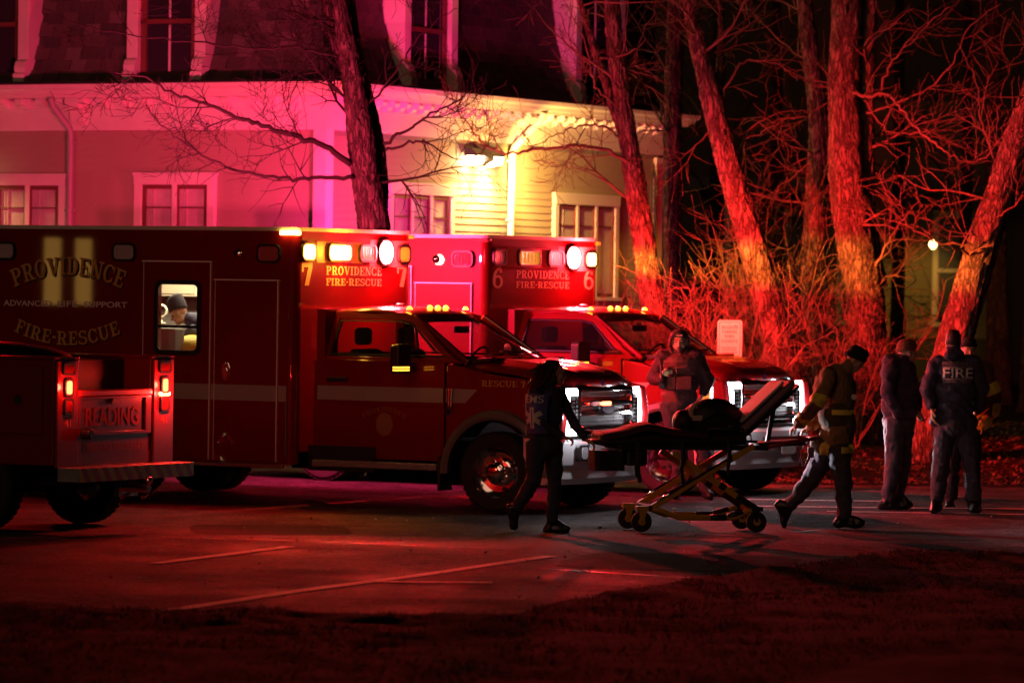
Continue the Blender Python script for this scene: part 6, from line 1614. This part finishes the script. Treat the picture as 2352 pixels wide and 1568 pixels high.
q.rings(rows); q.tube([g(.10, .03, -.05), g(.075, .055, -.11), g(0, .075, -.155), g(-.075, .055, -.11), g(-.10, .03, -.05)], .024, 8); on(pr, q, 'hood', M_vestd, smooth=True)
for s in (-1, 1):
    q = MB(); q.ball(g(.031 * s, .079, .008), (.012, .006, .007), 10, 6, B.M); on(pr, q, 'eye', mat('eye_dark', (.02, .015, .012), rough=.2))
    q = MB(); q.tube([g(.014 * s, .094, .030), g(.034 * s, .087, .034), g(.052 * s, .072, .028)], .0045, 6); on(pr, q, 'eyebrow', M_hair)
q = MB(); q.tube([g(-.03, .086, -.056), g(-.012, .098, -.048), g(.012, .098, -.048), g(.03, .086, -.056)], .006, 6); on(pr, q, 'moustache', M_hair)
q = MB(); q.tube([g(-.022, .090, -.064), g(0, .097, -.063), g(.022, .090, -.064)], .004, 6); on(pr, q, 'mouth', mat('lip', (.35, .12, .1), rough=.5))
q = MB(); q.box((-.035, -.003, -.012), (.035, .003, .004), Matrix.Translation(g(0, .098, .083)) @ Matrix.Rotation(R(-25), 4, 'X')); on(pr, q, 'cap_patch', M_reflg)
for yy in (700, 780, 870, 960, 1050):
    panel_on(pr, B, Z7(600, yy), vu, vn, grid_polys(-.17, .17, -.010, .010, 12, 1), 'vest_webbing', mat('webbing', (.14, .05, .055), rough=.8), lift=.010)
q = MB(); q.prism([(.028 * math.cos(R(a)), .036 * math.sin(R(a))) for a in range(0, 360, 30)], lambda u, v, s: Z7(420, 860, -.24) + Vector((u, s, v)), 0, .008); on(pr, q, 'badge', mat('badge_gold', (.85, .6, .3), rough=.3, metal=.4))
q = MB(); q.cbox(Z7(482, 848, -.20), (.042, .012, .042)); on(pr, q, 'name_tag', M_goldF)
q = MB(); q.tube([Z7(350, 700, -.19), Z7(365, 860, -.24), Z7(360, 1080, -.22)], .018, 8); q.cbox(Z7(360, 1010, -.22), (.05, .04, .10)); on(pr, q, 'radio', M_blk)
q = MB(); q.tube([Z7(560, 800, -.2), Z7(575, 850, -.22), Z7(560, 980, -.22), Z7(525, 1050, -.22), Z7(520, 960, -.22), Z7(530, 820, -.21)], .009, 6); on(pr, q, 'cord', M_blk)
for xx in (500, 620, 720):
    q = MB(); q.cbox(Z7(xx, 1000, -.20), (.095, .06, .15)); on(pr, q, 'pouch', M_vest, bevel=.012)

# ---------------------------------------------------------------- person working inside ambulance 7
R7 = Matrix.Translation(A7.location) @ Matrix.Rotation(-YAW, 4, 'Z')
def V7(x, y, zz): return (R7 @ Vector((x - .52, y, zz)))
cp = V7(-3.60, -.30, 0)
pr = person('person in a dark knit cap bending over inside the lit ambulance window', (cp.x, cp.y, .74))
B = Body()
B.head(V7(-3.66, -.42, 1.955), R7.to_3x3() @ Vector((-.85, -.25, -.5)), R7.to_3x3() @ Vector((-.45, 0, .9)))
B.cap('jack', V7(-3.56, -.35, 1.89), V7(-3.45, -.28, 1.84), .075, .12); B.ell('jack', V7(-3.36, -.25, 1.72), (.20, .20, .20)); B.ell('jack', V7(-3.30, -.2, 1.5), (.18, .18, .22)); B.ell('trous', V7(-3.28, -.15, 1.22), (.17, .17, .18))
B.chain('jack', [V7(-3.45, -.46, 1.76), V7(-3.62, -.50, 1.55), V7(-3.85, -.40, 1.62)], [.075, .06, .045]); B.hand('glove', V7(-3.87, -.40, 1.63), R7.to_3x3() @ Vector((-1, .1, .2)), (0, 0, -1), .4)
B.chain('jack', [V7(-3.42, .0, 1.76), V7(-3.62, .0, 1.6), V7(-3.88, -.15, 1.70)], [.075, .06, .045]); B.hand('glove', V7(-3.90, -.16, 1.71), R7.to_3x3() @ Vector((-1, 0, .2)), (0, 0, -1), .4)
for s in (-.3, 0): B.chain('trous', [V7(-3.28, s, 1.2), V7(-3.36, s, .95), V7(-3.28, s, .80)], [.11, .085, .07])
B.build(pr, {'jack': M_navyj, 'trous': M_navy, 'skin': M_skin, 'glove': mat('nitrile_glove', (.25, .28, .45), rough=.5)}, voxel=.009)
beanie(pr, B, 'knit_cap', mat('knit_navy', (.03, .025, .035), rough=.9, bump=.5, bscale=60), low=.03, top=.20, slouch=.03, cuff=False)

# ================================================================ the building across the lot, out of the picture on the left; its lit windows show in the paint
bl = tag(empty('neighbouring_building', (-47.5, 23.5, 0), R(62)), 'brick building across the lot with two lit sash windows', 'building')
b = MB(); b.box((-14, 0, 0), (14, 9, 9)); b.build('wall', mat('brick_dark', (.16, .08, .06), rough=.85, var=.3, vscale=9, bump=.5, bscale=20), bl)
for x in (-1.75, -.55):
    b = MB(); b.box((x - .08, -.05, 1.75), (x, .0, 3.2)); b.box((x + .68, -.05, 1.75), (x + .76, .0, 3.2)); b.box((x - .12, -.07, 1.65), (x + .8, .0, 1.75)); b.box((x - .08, -.05, 3.2), (x + .76, .0, 3.3)); w_ = b.build('window', M_trim, bl)
    b = MB(); b.add([(x, -.01, 1.75), (x + .68, -.01, 1.75), (x + .68, -.01, 3.2), (x, -.01, 3.2)], [(0, 1, 2, 3)]); b.build('pane', glow('lit_window', (1, .50, .10), 3.2), w_)
